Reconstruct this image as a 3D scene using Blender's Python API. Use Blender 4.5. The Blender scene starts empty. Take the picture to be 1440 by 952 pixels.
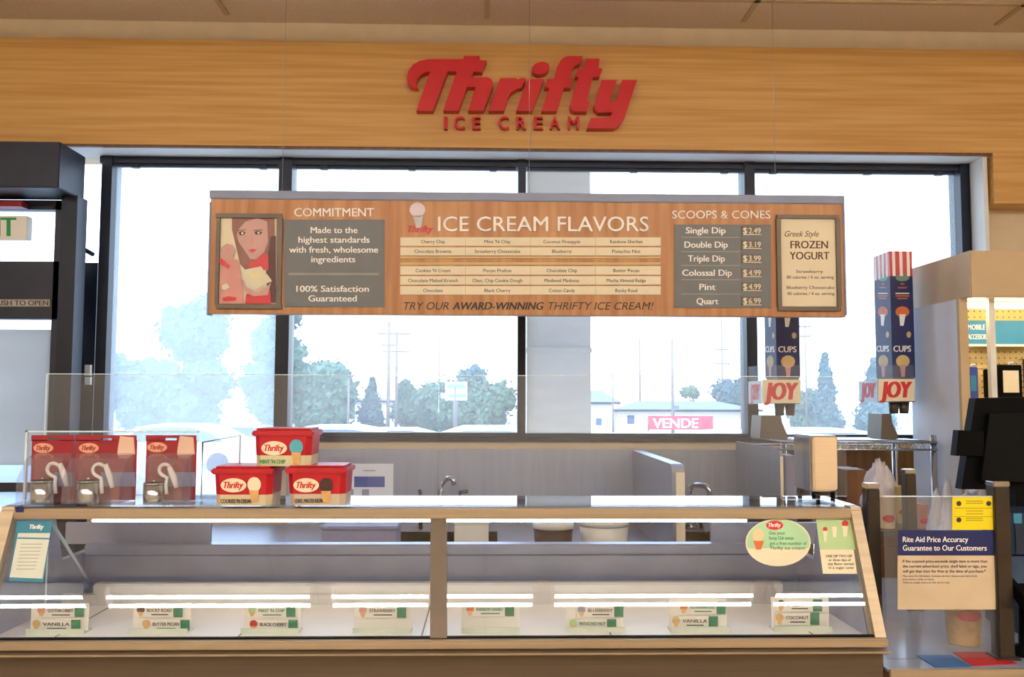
import bpy, bmesh, math, random
from mathutils import Vector, Matrix
from mathutils.geometry import tessellate_polygon
random.seed(7)
SC = bpy.context.scene
C = SC.collection
D = bpy.data

# ------------------------------------------------------------------ camera
F = 1250.0
EYE = Vector((0, 0, 1.5))
YAW, PITCH, ROLL = math.radians(-1.43), math.radians(3.9), math.radians(0.17)
ROT = Matrix.Rotation(YAW, 3, 'Z') @ Matrix.Rotation(math.pi/2 + PITCH, 3, 'X') @ Matrix.Rotation(ROLL, 3, 'Z')
cd = D.cameras.new('camera'); cam = D.objects.new('camera', cd); C.objects.link(cam)
cd.sensor_width = 36; cd.lens = F/1440*36; cd.clip_start = 0.05; cd.clip_end = 500
cam.matrix_world = Matrix.Translation(EYE) @ ROT.to_4x4()
SC.camera = cam

# ------------------------------------------------------------------ light, exposure
SC.view_settings.view_transform = 'Standard'
try: SC.view_settings.look = 'None'
except Exception: pass
SC.view_settings.exposure = 0.0
SC.view_settings.gamma = 1.0
SC.view_settings.use_curve_mapping = False
SKY, SUN, TUBE = 5.0, 5.0, 50.0
W = D.worlds.new('sky'); SC.world = W; W.use_nodes = True
nt = W.node_tree; nt.nodes.clear()
bg = nt.nodes.new('ShaderNodeBackground'); wo = nt.nodes.new('ShaderNodeOutputWorld')
tc = nt.nodes.new('ShaderNodeTexCoord'); sx = nt.nodes.new('ShaderNodeSeparateXYZ'); cr = nt.nodes.new('ShaderNodeValToRGB')
cr.color_ramp.elements[0].position = 0.0; cr.color_ramp.elements[0].color = (0.86, 0.94, 1.0, 1)
cr.color_ramp.elements[1].position = 0.7; cr.color_ramp.elements[1].color = (0.42, 0.66, 1.0, 1)
nt.links.new(tc.outputs['Generated'], sx.inputs[0]); nt.links.new(sx.outputs['Z'], cr.inputs[0])
nt.links.new(cr.outputs[0], bg.inputs[0]); bg.inputs[1].default_value = SKY
nt.links.new(bg.outputs[0], wo.inputs[0])
sd = D.lights.new('sun', 'SUN'); sd.energy = SUN; sd.angle = 0.01; sd.color = (1, 0.95, 0.86)
so = D.objects.new('sun', sd); C.objects.link(so)
so.rotation_euler = (math.radians(42), 0, math.radians(-20))     # high, from behind the shop

# ------------------------------------------------------------------ geometry helpers
def ray(px, py):
    return ROT @ Vector(((px-720)/F, -(py-476)/F, -1))
class Pl:                                      # a real plane in the room; map() finds where a sight line meets it
    def __init__(s, p, n): s.p = Vector(p); s.n = Vector(n).normalized()
    def map(s, px, py):
        d = ray(px, py); return EYE + d*((s.p-EYE).dot(s.n)/d.dot(s.n))
def PY(y): return Pl((0, y, 0), (0, -1, 0))
def PZ(z): return Pl((0, 0, z), (0, 0, 1))
def PX(x, n=-1): return Pl((x, 0, 0), (n, 0, 0))
def at(px, py, y): return PY(y).map(px, py)
def proj(p):
    q = ROT.transposed() @ (Vector(p)-EYE); return (720+F*q.x/-q.z, 476-F*q.y/-q.z)
def X(px, y, py=561): return at(px, py, y).x
def Z(py, y, px=700): return at(px, py, y).z

def capheight():
    c = D.curves.new('t', 'FONT'); c.body = 'H'; o = D.objects.new('t', c); C.objects.link(o)
    me = D.meshes.new_from_object(o.evaluated_get(bpy.context.evaluated_depsgraph_get()))
    h = max(v.co.y for v in me.vertices); D.objects.remove(o); D.curves.remove(c); D.meshes.remove(me); return h
CAP = capheight()
_tc = {}
def textmesh(s, bold, shear, space):
    k = (s, bold, shear, space)
    if k in _tc: return _tc[k]
    c = D.curves.new('t', 'FONT'); c.body = s; c.offset = bold; c.shear = shear; c.space_character = space
    c.resolution_u = 3
    o = D.objects.new('t', c); C.objects.link(o)
    bpy.context.view_layer.update()
    me = D.meshes.new_from_object(o.evaluated_get(bpy.context.evaluated_depsgraph_get()))
    r = ([(v.co.x, v.co.y) for v in me.vertices], [tuple(p.vertices) for p in me.polygons])
    D.objects.remove(o); D.curves.remove(c); D.meshes.remove(me); _tc[k] = r
    return r

class MB:
    def __init__(s): s.v = []; s.f = []; s.m = []; s.sm = []
    def add(s, vs, fs, mi=0, smooth=False):
        b = len(s.v); s.v += [Vector(v) for v in vs]
        for f in fs: s.f.append(tuple(i+b for i in f)); s.m.append(mi); s.sm.append(smooth)
        return s
    def box(s, x0, x1, y0, y1, z0, z1, mi=0, bev=0):
        if bev:
            bm = bmesh.new(); bmesh.ops.create_cube(bm, size=1)
            for v in bm.verts: v.co = Vector(((x0+x1)/2+v.co.x*(x1-x0), (y0+y1)/2+v.co.y*(y1-y0), (z0+z1)/2+v.co.z*(z1-z0)))
            bmesh.ops.bevel(bm, geom=bm.edges[:], offset=bev, segments=2, affect='EDGES')
            bm.verts.index_update()
            s.add([v.co.copy() for v in bm.verts], [[v.index for v in f.verts] for f in bm.faces], mi); bm.free(); return s
        vs = [(x, y, z) for x in (x0, x1) for y in (y0, y1) for z in (z0, z1)]
        return s.add(vs, [(0,1,3,2), (4,6,7,5), (0,4,5,1), (2,3,7,6), (0,2,6,4), (1,5,7,3)], mi)
    def pbox(s, px0, py0, px1, py1, y, depth, mi=0, bev=0):   # upright box whose front face (plane Y=y) covers that patch
        a = [at(px, py, y) for px in (px0, px1) for py in (py0, py1)]
        return s.box((a[0].x+a[1].x)/2, (a[2].x+a[3].x)/2, y, y+depth, (a[1].z+a[3].z)/2, (a[0].z+a[2].z)/2, mi, bev)
    def prism(s, pts, vec, mi=0, smooth=False):
        n = len(pts); pts = [Vector(p) for p in pts]; vec = Vector(vec)
        tri = [tuple(t) for t in tessellate_polygon([pts])]
        fs = tri + [tuple(i+n for i in t) for t in tri] + [(i, (i+1) % n, (i+1) % n+n, i+n) for i in range(n)]
        return s.add(pts + [p+vec for p in pts], fs, mi)
    def poly(s, pts, S, t=0.0006, mi=0, lift=0.0):           # flat cut-out lying on plane S
        return s.prism([S.map(*p) + S.n*(lift+t) for p in pts], -S.n*t, mi)
    def rect(s, x0, y0, x1, y1, S, t=0.0006, mi=0, lift=0.0):
        return s.poly([(x0, y0), (x1, y0), (x1, y1), (x0, y1)], S, t, mi, lift)
    def ell(s, cx, cy, rx, ry, S, t=0.0006, mi=0, lift=0.0, rot=0, n=28):
        c, q = math.cos(rot), math.sin(rot)
        return s.poly([(cx+rx*math.cos(a)*c-ry*math.sin(a)*q, cy+rx*math.cos(a)*q+ry*math.sin(a)*c) for a in [2*math.pi*i/n for i in range(n)]], S, t, mi, lift)
    def text(s, body, x0, x1, base, cap, S, t=0.0006, mi=0, lift=0.0, bold=0.0, shear=0.0, space=1.0):
        vs, fs = textmesh(body, 0, shear, space)
        if not vs: return s
        mx0 = min(v[0] for v in vs); mx1 = max(v[0] for v in vs)
        h = cap/CAP; sh = bold*h*1.1
        k = (x1-x0-2*sh)/(mx1-mx0)
        cnt = {}
        for f in fs:
            for i in range(len(f)): cnt[(f[i], f[(i+1) % len(f)])] = 1
        n = len(vs)
        side = [(a, b, b+n, a+n) for (a, b) in cnt if (b, a) not in cnt]
        for j, o in enumerate(((0, sh, 2*sh) if bold else (0,))):      # a bold stroke is laid down in overlapping passes
            P = [(x0+o+(v[0]-mx0)*k, base-v[1]*h) for v in vs]
            fr = [S.map(*p)+S.n*(lift+t-j*t*.12) for p in P]
            s.add(fr + [p-S.n*t*.7 for p in fr], list(fs)+[tuple(i+n for i in f) for f in fs]+side, mi)
        return s
    def lathe(s, prof, c, mi=0, n=24, axis=(0,0,1), smooth=True, sy=1.0):
        ax = Vector(axis).normalized(); q = ax.to_track_quat('Z', 'Y'); c = Vector(c); vs = []; fs = []
        for r, h in prof:
            for i in range(n):
                a = 2*math.pi*i/n; vs.append(c + q @ Vector((r*math.cos(a), r*sy*math.sin(a), h)))
        m = len(prof)
        for j in range(m-1):
            for i in range(n): fs.append((j*n+i, j*n+(i+1) % n, (j+1)*n+(i+1) % n, (j+1)*n+i))
        s.add(vs, fs, mi, smooth)
        b = len(s.v)-len(vs)
        for j in (0, m-1):
            if prof[j][0] > 1e-5: s.f.append(tuple(b+j*n+i for i in range(n))); s.m.append(mi); s.sm.append(False)
        return s
    def tube(s, pts, r, mi=0, n=8, closed=False):
        pts = [Vector(p) for p in pts]; m = len(pts); vs = []; fs = []
        for i, p in enumerate(pts):
            a = pts[(i-1) % m] if (closed or i > 0) else p; b = pts[(i+1) % m] if (closed or i < m-1) else p
            t = (b-a).normalized(); q = t.to_track_quat('Z', 'Y')
            rr = r[i] if isinstance(r, (list, tuple)) else r
            for k in range(n):
                w = 2*math.pi*k/n; vs.append(p + q @ Vector((rr*math.cos(w), rr*math.sin(w), 0)))
        if True:
            for i in range(m if closed else m-1):
                j = (i+1) % m
                # pick the offset that twists least
                o = min(range(n), key=lambda o: (vs[i*n]-vs[j*n+o]).length)
                for k in range(n): fs.append((i*n+k, i*n+(k+1) % n, j*n+(k+1+o) % n, j*n+(k+o) % n))
        s.add(vs, fs, mi, True)
        if not closed:
            b = len(s.v)-len(vs)
            for i in (0, m-1): s.f.append(tuple(b+i*n+k for k in range(n))); s.m.append(mi); s.sm.append(False)
        return s
    def blob(s, c, r, mi=0, sub=2, amp=0.2, sq=(1,1,1), seed=0):
        bm = bmesh.new(); bmesh.ops.create_icosphere(bm, subdivisions=sub, radius=1)
        rn = random.Random(seed); ph = [rn.uniform(0, 6) for _ in range(6)]
        vs = []
        for v in bm.verts:
            d = v.co.normalized()
            k = 1+amp*(math.sin(d.x*5+ph[0])*math.sin(d.y*5+ph[1])+0.6*math.sin(d.z*9+ph[2])*math.sin(d.x*8+ph[3])+rn.uniform(-.25, .25))
            vs.append(Vector(c)+Vector((d.x*sq[0], d.y*sq[1], d.z*sq[2]))*r*k)
        s.add(vs, [[v.index for v in f.verts] for f in bm.faces], mi, True); bm.free(); return s
    def build(s, name, mats, parent=None, origin=None):
        if not isinstance(mats, (list, tuple)): mats = [mats]
        org = Vector(origin) if origin is not None else (Vector(ORG[parent.name]) if parent else Vector((0,0,0)))
        me = D.meshes.new(name)
        me.from_pydata([v-org for v in s.v], [], s.f); me.update()
        for m in mats: me.materials.append(m)
        for p, mi, sm in zip(me.polygons, s.m, s.sm): p.material_index = mi; p.use_smooth = sm
        bm = bmesh.new(); bm.from_mesh(me); bmesh.ops.recalc_face_normals(bm, faces=bm.faces[:]); bm.to_mesh(me); bm.free()
        o = D.objects.new(name, me); C.objects.link(o)
        if parent: o.parent = parent
        else: o.location = org
        ORG[o.name] = tuple(org)
        return o
ORG = {}
def tag(o, label=None, cat=None, group=None, kind=None):
    if label: o['label'] = label
    if cat: o['category'] = cat
    if group: o['group'] = group
    if kind: o['kind'] = kind
    return o
def empty(name, loc, label=None, cat=None, group=None, kind=None):
    o = D.objects.new(name, None); C.objects.link(o); o.location = loc; o.empty_display_size = 0.1
    ORG[o.name] = tuple(loc)
    return tag(o, label, cat, group, kind)

# ------------------------------------------------------------------ materials
def lin(c):
    return tuple(((x/255)/12.92 if x/255 <= 0.04045 else ((x/255+0.055)/1.055)**2.4) for x in c) + (1,)
def M(name, rgb, rough=0.5, metal=0.0, var=0.06, scale=12, stretch=(1,1,1), bump=0.0, spec=0.5, rgb2=None, detail=3):
    m = D.materials.new(name); m.use_nodes = True; n = m.node_tree; b = n.nodes['Principled BSDF']
    t = n.nodes.new('ShaderNodeTexCoord'); mp = n.nodes.new('ShaderNodeMapping'); ns = n.nodes.new('ShaderNodeTexNoise'); r = n.nodes.new('ShaderNodeValToRGB')
    mp.inputs['Scale'].default_value = stretch; ns.inputs['Scale'].default_value = scale; ns.inputs['Detail'].default_value = detail
    c = lin(rgb)
    if rgb2: a, z = lin(rgb2), c
    else: a = tuple(max(0, x*(1-var)) for x in c[:3])+(1,); z = tuple(min(1, x*(1+var)) for x in c[:3])+(1,)
    r.color_ramp.elements[0].color = a; r.color_ramp.elements[1].color = z
    r.color_ramp.elements[0].position = 0.35; r.color_ramp.elements[1].position = 0.65
    n.links.new(t.outputs['Object'], mp.inputs[0]); n.links.new(mp.outputs[0], ns.inputs['Vector']); n.links.new(ns.outputs['Fac'], r.inputs[0])
    n.links.new(r.outputs[0], b.inputs['Base Color'])
    b.inputs['Roughness'].default_value = rough; b.inputs['Metallic'].default_value = metal
    b.inputs['Specular IOR Level'].default_value = spec
    if bump:
        bp = n.nodes.new('ShaderNodeBump'); bp.inputs['Strength'].default_value = bump; bp.inputs['Distance'].default_value = 0.02
        n.links.new(ns.outputs['Fac'], bp.inputs['Height']); n.links.new(bp.outputs[0], b.inputs['Normal'])
    return m
def glass(name, refl=0.05, tint=(1,1,1), haze=0.0, hazecol=(0.85,0.92,1), transl=0.0):
    m = D.materials.new(name); m.use_nodes = True; n = m.node_tree; n.nodes.clear(); L = n.links.new
    out = n.nodes.new('ShaderNodeOutputMaterial'); tr = n.nodes.new('ShaderNodeBsdfTransparent'); gl = n.nodes.new('ShaderNodeBsdfGlossy')
    tr.inputs[0].default_value = tuple(tint)+(1,); gl.inputs['Roughness'].default_value = 0.01
    lw = n.nodes.new('ShaderNodeLayerWeight'); lw.inputs[0].default_value = 0.5
    pw = n.nodes.new('ShaderNodeMath'); pw.operation = 'POWER'; pw.inputs[1].default_value = 5.0
    ma = n.nodes.new('ShaderNodeMath'); ma.operation = 'MULTIPLY_ADD'; ma.inputs[1].default_value = 0.9; ma.inputs[2].default_value = refl
    L(lw.outputs['Facing'], pw.inputs[0]); L(pw.outputs[0], ma.inputs[0])
    base = tr.outputs[0]
    if haze or transl:                          # patchy haze layer; on the window panes it stands in for daylight glare
        nz = n.nodes.new('ShaderNodeTexNoise'); nz.inputs['Scale'].default_value = 2.5
        k = n.nodes.new('ShaderNodeMath'); k.operation = 'MULTIPLY_ADD'; k.inputs[1].default_value = 0.3*(haze+transl); k.inputs[2].default_value = 0.85*(haze+transl)
        L(nz.outputs['Fac'], k.inputs[0])
        d = n.nodes.new('ShaderNodeBsdfTranslucent' if transl else 'ShaderNodeBsdfDiffuse'); d.inputs[0].default_value = tuple(hazecol)+(1,)
        mx = n.nodes.new('ShaderNodeMixShader'); L(k.outputs[0], mx.inputs[0]); L(tr.outputs[0], mx.inputs[1]); L(d.outputs[0], mx.inputs[2]); base = mx.outputs[0]
    mx = n.nodes.new('ShaderNodeMixShader'); L(ma.outputs[0], mx.inputs[0]); L(base, mx.inputs[1]); L(gl.outputs[0], mx.inputs[2])
    L(mx.outputs[0], out.inputs[0]); return m
def emis(name, rgb, s):
    m = D.materials.new(name); m.use_nodes = True; n = m.node_tree; n.nodes.clear()
    out = n.nodes.new('ShaderNodeOutputMaterial'); e = n.nodes.new('ShaderNodeEmission'); e.inputs[0].default_value = tuple(rgb)+(1,); e.inputs[1].default_value = s
    n.links.new(e.outputs[0], out.inputs[0]); return m
def woodmat(name, a, b, axis, rough=0.4, scale=3.0):
    st = {'x': (0.35, 12, 12), 'z': (9, 9, 0.5)}[axis]
    return M(name, a, rough, 0, stretch=st, scale=scale, rgb2=b, detail=6, bump=0.04)

K = {}
K['fascia'] = woodmat('fascia_wood', (216, 171, 103), (200, 149, 78), 'x', 0.5, 4.0)
K['boardwood'] = woodmat('board_wood', (196, 140, 84), (170, 108, 56), 'z', 0.4, 3.5)
K['brownwood'] = woodmat('brown_wood', (120, 78, 44), (98, 60, 32), 'z', 0.45, 3)
K['wall'] = M('wall_paint', (212, 194, 166), 0.7, var=0.03)
K['ceil'] = M('ceiling_tile', (226, 208, 184), 0.85, var=0.04, scale=60)
K['soffit'] = M('soffit_paint', (225, 225, 225), 0.6, var=0.02)
K['floor'] = M('floor_tile', (190, 180, 165), 0.35, var=0.06, scale=3)
K['frame'] = M('dark_anodised', (22, 30, 48), 0.4, 0.3, var=0.08)
K['door'] = M('door_dark', (42, 46, 62), 0.42, 0.3, var=0.08)
K['red'] = M('red_acrylic', (206, 28, 36), 0.35, var=0.03)
K['steel'] = M('brushed_steel', (176, 174, 172), 0.30, 0.95, var=0.10, scale=8, stretch=(0.4, 20, 20))
K['steelv'] = M('stainless_sheet', (150, 153, 168), 0.36, 0.85, var=0.045, scale=6, stretch=(8, 8, 0.6))
K['rail'] = M('brushed_trim', (176, 158, 134), 0.42, 0.6, var=0.08, scale=6, stretch=(0.3, 18, 18))
K['case'] = M('case_panel', (102, 88, 74), 0.42, 0.6, var=0.08, scale=5, stretch=(0.3, 20, 20))
K['dark'] = M('dark_metal', (70, 62, 54), 0.35, 0.7, var=0.1)
K['mull'] = M('mullion_metal', (98, 86, 74), 0.4, 0.6, var=0.1)
K['white'] = M('white_plastic', (236, 232, 224), 0.4, var=0.02)
K['deck'] = M('white_deck', (246, 240, 232), 0.35, var=0.03, scale=4)
K['black'] = M('black_plastic', (7, 7, 8), 0.55, var=0.15, spec=0.08)
K['blackm'] = M('black_rubber', (15, 15, 16), 0.6, var=0.1, spec=0.1)
K['chrome'] = M('chrome', (190, 192, 196), 0.12, 1.0, var=0.04)
K['grey'] = M('grey_panel', (112, 114, 116), 0.5, var=0.04)
K['greystrip'] = M('grey_strip', (122, 128, 152), 0.4, 0.2, var=0.04)
K['cream'] = M('cream_card', (236, 222, 192), 0.6, var=0.02)
K['ink'] = M('dark_ink', (56, 50, 44), 0.6, var=0.05)
K['brownink'] = M('brown_ink', (96, 64, 40), 0.6, var=0.05)
K['wtext'] = M('white_lettering', (250, 246, 242), 0.5, var=0.02)
K['frm'] = M('bronze_frame', (98, 86, 74), 0.4, 0.3, var=0.06)
K['case_in'] = M('case_lining', (158, 166, 192), 0.35, 0.5, var=0.05)
K['ledge'] = M('ledge_plastic', (206, 200, 194), 0.4, var=0.03)
K['green'] = M('tag_green', (34, 126, 92), 0.5, var=0.05)
K['ltgreen'] = M('pale_green', (176, 206, 150), 0.5, var=0.04)
K['teal'] = M('teal_print', (44, 132, 160), 0.5, var=0.06)
K['navy'] = M('navy_print', (16, 30, 92), 0.5, var=0.05)
K['blue'] = M('blue_print', (44, 70, 160), 0.5, var=0.05)
K['skyblue'] = M('sky_blue_print', (50, 132, 172), 0.5, var=0.05)
K['yellow'] = M('yellow_print', (236, 214, 0), 0.5, var=0.04)
K['tan'] = M('tan_print', (206, 178, 120), 0.5, var=0.05)
K['orange'] = M('orange_print', (220, 110, 56), 0.5, var=0.06)
K['pink'] = M('pink_print', (214, 150, 142), 0.5, var=0.06)
K['dred'] = M('dark_red_card', (150, 22, 36), 0.45, var=0.06)
K['tubred'] = M('tub_red', (188, 18, 36), 0.4, var=0.04)
K['choc'] = M('chocolate_print', (74, 44, 36), 0.5, var=0.1)
K['mint'] = M('mint_print', (84, 170, 190), 0.5, var=0.06)
K['waffle'] = M('waffle_print', (218, 170, 110), 0.5, var=0.1, scale=60)
K['napkin'] = M('napkin_paper', (226, 200, 164), 0.8, var=0.03, stretch=(1, 1, 40), scale=10)
K['beige'] = M('beige_laminate', (196, 170, 132), 0.5, var=0.03)
K['panelwhite'] = M('panel_white', (222, 227, 242), 0.5, var=0.02)
K['peg'] = M('pegboard', (244, 214, 140), 0.6, var=0.04)
K['lav'] = M('lavender_print', (150, 150, 180), 0.5, var=0.06)
K['skin'] = M('print_skin', (204, 160, 152), 0.5, var=0.05)
K['hair'] = M('print_hair', (150, 104, 92), 0.5, var=0.1, scale=40)
K['bag'] = M('bag_film', (204, 198, 206), 0.35, var=0.05)
K['mat_red'] = M('red_mat', (176, 22, 26), 0.55, var=0.06)
K['mat_blue'] = M('blue_mat', (40, 92, 150), 0.55, var=0.06)
K['counter'] = M('glossy_counter', (150, 160, 186), 0.12, var=0.04)
K['conc'] = M('column_stucco', (214, 204, 196), 0.9, var=0.06, scale=4, stretch=(1, 1, 4))
K['asphalt'] = M('asphalt', (150, 150, 150), 0.9, var=0.08)
K['leaf'] = M('leaf_green', (78, 112, 84), 0.7, rgb2=(40, 70, 56), scale=3)
K['leaf2'] = M('leaf_blue', (66, 100, 100), 0.7, rgb2=(36, 64, 72), scale=3)
K['bark'] = M('bark', (110, 90, 74), 0.9, var=0.2)
K['pole'] = M('weathered_pole', (120, 108, 104), 0.9, var=0.1)
K['carwhite'] = M('car_white', (224, 226, 230), 0.25, var=0.02)
K['carglass'] = M('car_glass', (56, 84, 116), 0.1, var=0.1)
K['roof'] = M('far_roof', (110, 116, 140), 0.8, var=0.08)
K['stucco'] = M('far_stucco', (230, 214, 206), 0.9, var=0.04)
K['bannerred'] = M('banner_red', (214, 30, 60), 0.6, var=0.04)
K['glass'] = glass('clear_acrylic', 0.035, (0.97, 0.985, 1.0), 0.03)
K['edge'] = M('acrylic_edge', (214, 230, 240), 0.15, var=0.03)
K['caseglass'] = glass('case_glass', 0.055, (0.96, 0.97, 0.98), 0.0)
K['topglass'] = glass('top_glass', 0.08, (0.9, 0.93, 0.96), 0.0)
K['winglass'] = glass('window_glass', 0.03, (0.95, 0.98, 1.0), transl=0.10)  # translucent share imitates glare from the bright outdoors
K['winglass2'] = glass('window_glass_glare', 0.03, (0.95, 0.98, 1.0), transl=0.25)  # stronger veil of outdoor glare mixed into the pane colour
K['blister'] = glass('blister_film', 0.10, (0.95, 0.96, 1.0), 0.05)
K['tube'] = emis('tube_glow', (1.0, 0.92, 0.80), TUBE)
K['led'] = emis('case_lamp_glow', (1.0, 0.95, 0.88), 14.0)
K['peglamp'] = emis('display_lamp_glow', (1.0, 0.84, 0.55), 22.0)
K['exitg'] = M('exit_green', (30, 150, 90), 0.5, var=0.05)
K['greydoor'] = glass('grey_door_film', 0.02, transl=0.95, hazecol=(0.55, 0.50, 0.46))

# ================================================================== the setting
YF, YW = 4.15, 4.30          # fascia face, wall face behind it
YG = 4.36                    # window glass
XL, XR, YB = -5.6, 5.4, -5.5
ZC = Z(32, YF)
Z_FT, Z_FB = Z(61.5, YF), Z(208, YF)
Z_HEAD = Z(222, YW); Z_SILL = Z(615, YW)
WX0 = X(-420, YW); WX1 = X(1374, YW)

s_ = lambda o: tag(o, kind='structure')
s_(MB().box(XL-.2, XR+.2, YB-.2, 4.6, -0.1, 0).build('floor', K['floor']))
cb = MB().box(XL-.2, XR+.2, YB-.2, 5.4, ZC, ZC+.25)
s_(cb.build('ceiling', K['ceil']))
g = MB()
for i in range(9):
    x = -4.9+i*1.22; g.box(x-.012, x+.012, YB, YF-.06, ZC-.008, ZC-.0001)
for i in range(15):
    y = YF-.28-i*.61; g.box(XL, XR, y-.012, y+.012, ZC-.008, ZC-.0001)
s_(g.build('ceiling_grid_trim', K['beige']))
wb = MB()
wb.box(XL, XR, YW, 4.5, Z_HEAD, ZC)                                     # over the openings
wb.box(WX1, XR, YW, 4.5, 0, Z_HEAD)                                     # right of the windows
wb.box(XL, WX0, YW, 4.5, 0, Z_HEAD)
wb.box(X(394, YW), WX1, YW, 4.5, 0, Z_SILL)                             # under the windows
wb.box(X(128, YW), X(394, YW), YW, 4.5, 0, Z(705, YW))
s_(wb.build('wall_back', K['wall']))
s_(MB().box(XL-.2, XL, YB, 4.5, 0, ZC).build('wall_left', K['wall']))
s_(MB().box(XR, XR+.2, YB, 4.5, 0, ZC).build('wall_right', K['wall']))
s_(MB().box(XL, XR, YB-.2, YB, 0, ZC).build('wall_front', K['wall']))
fb = MB()
fb.box(XL, X(1408, YF), YF, YW, Z_FB, Z_FT)
fb.box(X(1408, YF), XR, YF, YW, Z(286, YF, 1420), Z_FT)
s_(fb.build('wall_fascia', K['fascia']))
s_(MB().box(XL, X(1408, YF), YF+.003, YF+.02, Z_FB-.012, Z_FB).build('trim_1', K['brownwood']))
s_(MB().box(XL, XR, YF+.03, YW, Z_FT, ZC).build('wall_bulkhead', K['wall']))
s_(MB().box(XL, WX1+.08, YF+.02, 4.34, Z_HEAD+.001, Z_FB-.012).build('trim_2', K['soffit']))
s_(MB().box(WX1, WX1+.02, YF+.03, 4.4, 0, Z_HEAD).build('trim_3', K['soffit']))
s_(MB().box(X(394, YW), WX1, YW-.02, YW+.05, Z_SILL-.02, Z_SILL).build('trim_4', K['frame']))

# windows -----------------------------------------------------------
def window(n, l0, l1, r0, r1, sill, mat, clips, lm=None):
    # l0..l1 left jamb, r0..r1 right jamb (positions on the wall plane), glass between
    w = empty('window_%d' % n, (X((l1+r0)/2, YW), YW, Z(sill, YW)), kind='structure')
    f = MB(); zt = Z_HEAD; zb = Z(sill, YW)
    f.box(X(l0, YW), X(l1, YW), YW+.005, 4.42, zb, zt)
    f.box(X(r0, YW), X(r1, YW), YW+.005, 4.42, zb, zt)
    f.box(X(l1, YW), X(r0, YW), YW+.015, 4.41, Z(233, YW), zt)
    f.box(X(l1, YW), X(r0, YW), YW+.015, 4.41, zb, zb+.022)
    f.build('window_frame', K['frame'], w)
    MB().box(X(l1, YW), X(r0, YW), YG, YG+.006, zb+.022, Z(233, YW)).build('window_pane', mat, w)
    b = MB().box(X(l1, YW)+.01, X(r0, YW)-.01, YW+.03, YW+.045, Z(237, YW), Z(233, YW))
    for c in clips: b.box(X(c, YW)-.018, X(c, YW)+.018, YW+.022, YW+.05, Z(238.5, YW), Z(231, YW))
    b.build('blind_rail', K['frame'], w)
    return w
window(1, 131, 146, 385, 394, 705, K['winglass2'], (176, 360))
window(2, 394, 404, 728, 734, 615, K['winglass'], (448, 575, 692))
window(3, 734, 739, 1052, 1060, 616, K['winglass'], (895, 1026))
window(4, 1060, 1067, 1361, 1374, 617, K['winglass'], (1096, 1232, 1335))

# entrance ----------------------------------------------------------
dr = empty('door_1', (X(40, 4.2), 4.2, 0), kind='structure')
xp0, xp1 = X(76, 4.1), X(99, 4.1)
hb = MB(); zt, zb = Z(199, 3.95, 60), Z(264, 3.95, 60)
hb.box(WX0, X(71, 3.95), 3.95, YF+.05, zb, zt, bev=.004); hb.build('operator_box', K['door'], dr)
MB().box(xp0, xp1, 4.1, 4.2, 0, zb).build('door_post', K['frame'], dr)
YD = 4.2
f = MB(); f.box(WX0, xp0, YD, YD+.06, Z(300, YD), zb); f.box(WX0, xp0, YD, YD+.06, Z(452, YD), Z(372, YD))
f.box(X(68, YD), xp0+.01, YD, YD+.06, 0, zb); f.box(WX0, X(68, YD), YD, YD+.06, Z(692, YD), Z(679, YD)); f.box(WX0, X(68, YD), YD, YD+.06, 0, .18)
f.build('door_frame', K['door'], dr)
MB().box(WX0, X(68, YD), YD+.028, YD+.034, Z(372, YD), Z(300, YD)).build('transom_pane', K['winglass2'], dr)
MB().box(WX0, X(68, YD), YD+.028, YD+.034, .18, Z(452, YD)).build('door_pane', K['winglass2'], dr)
MB().box(WX0, X(65, YD), YD+.02, YD+.027, Z(655, YD), Z(466, YD)).build('door_film', K['greydoor'], dr)
t = MB(); S = PY(YD)
t.rect(-30, 421, 70, 431, S, mi=0); t.text('IN EMERGENCY PUSH TO OPEN', -90, 68, 429.5, 7, S, mi=1, lift=.0006, bold=.02)
t.build('push_notice', [M('notice_grey', (170, 164, 158), 0.5), K['ink']], dr)
# sliding leaf parked behind the side light, with its closer arm
f = MB(); yl = 4.44
f.box(X(108, yl), X(131, yl), yl, yl+.05, 0, Z(373, yl)); f.build('sliding_leaf', K['frame'], dr)
MB().box(xp1, X(131, YW), YG, YG+.006, 0, Z(233, YW)).build('side_pane', K['winglass2'], dr)
MB().box(xp1, X(131, YW), YW+.015, 4.41, Z(233, YW), Z_HEAD).build('side_head', K['frame'], dr)
MB().tube([at(110, 346, 4.25), at(131, 358, 4.33)], .012).build('closer_arm', K['frame'], dr)
MB().pbox(119, 513, 127, 528, 4.42, .02).pbox(119, 530, 127, 541, 4.42, .02).build('door_latch', K['white'], dr)
e = empty('exit_sign', at(0, 337, 4.16), 'white exit sign with green letters hanging before the glass over the door', 'sign')
MB().pbox(-52, 303, 38, 336, 4.12, .05, bev=.003).build('sign_casing', K['white'], e)
MB().text('EXIT', -46, 23, 332, 26, PY(4.12), .001, bold=.03).build('exit_letters', K['exitg'], e)
MB().pbox(-52, 282, 30, 290, 4.13, .06).build('mounting_bar', K['dred'], e)

# ================================================================== outdoors
ZG = -0.8
s_(MB().box(-60, 60, 8, 160, ZG-.1, ZG).build('parking_ground', K['asphalt']))
s_(MB().box(-12, 12, 4.5, 8, ZG-.1, -0.05).build('sidewalk_ground', K['conc']))
YC = 5.0
s_(MB().box(X(741, YC), X(831, YC), YC, YC+.5, -0.05, ZC).box(X(741, YC)-.006, X(831, YC)+.006, YC-.012, YC+.51, Z(489, YC), Z(495, YC)).build('exterior_column', K['conc']))

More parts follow.
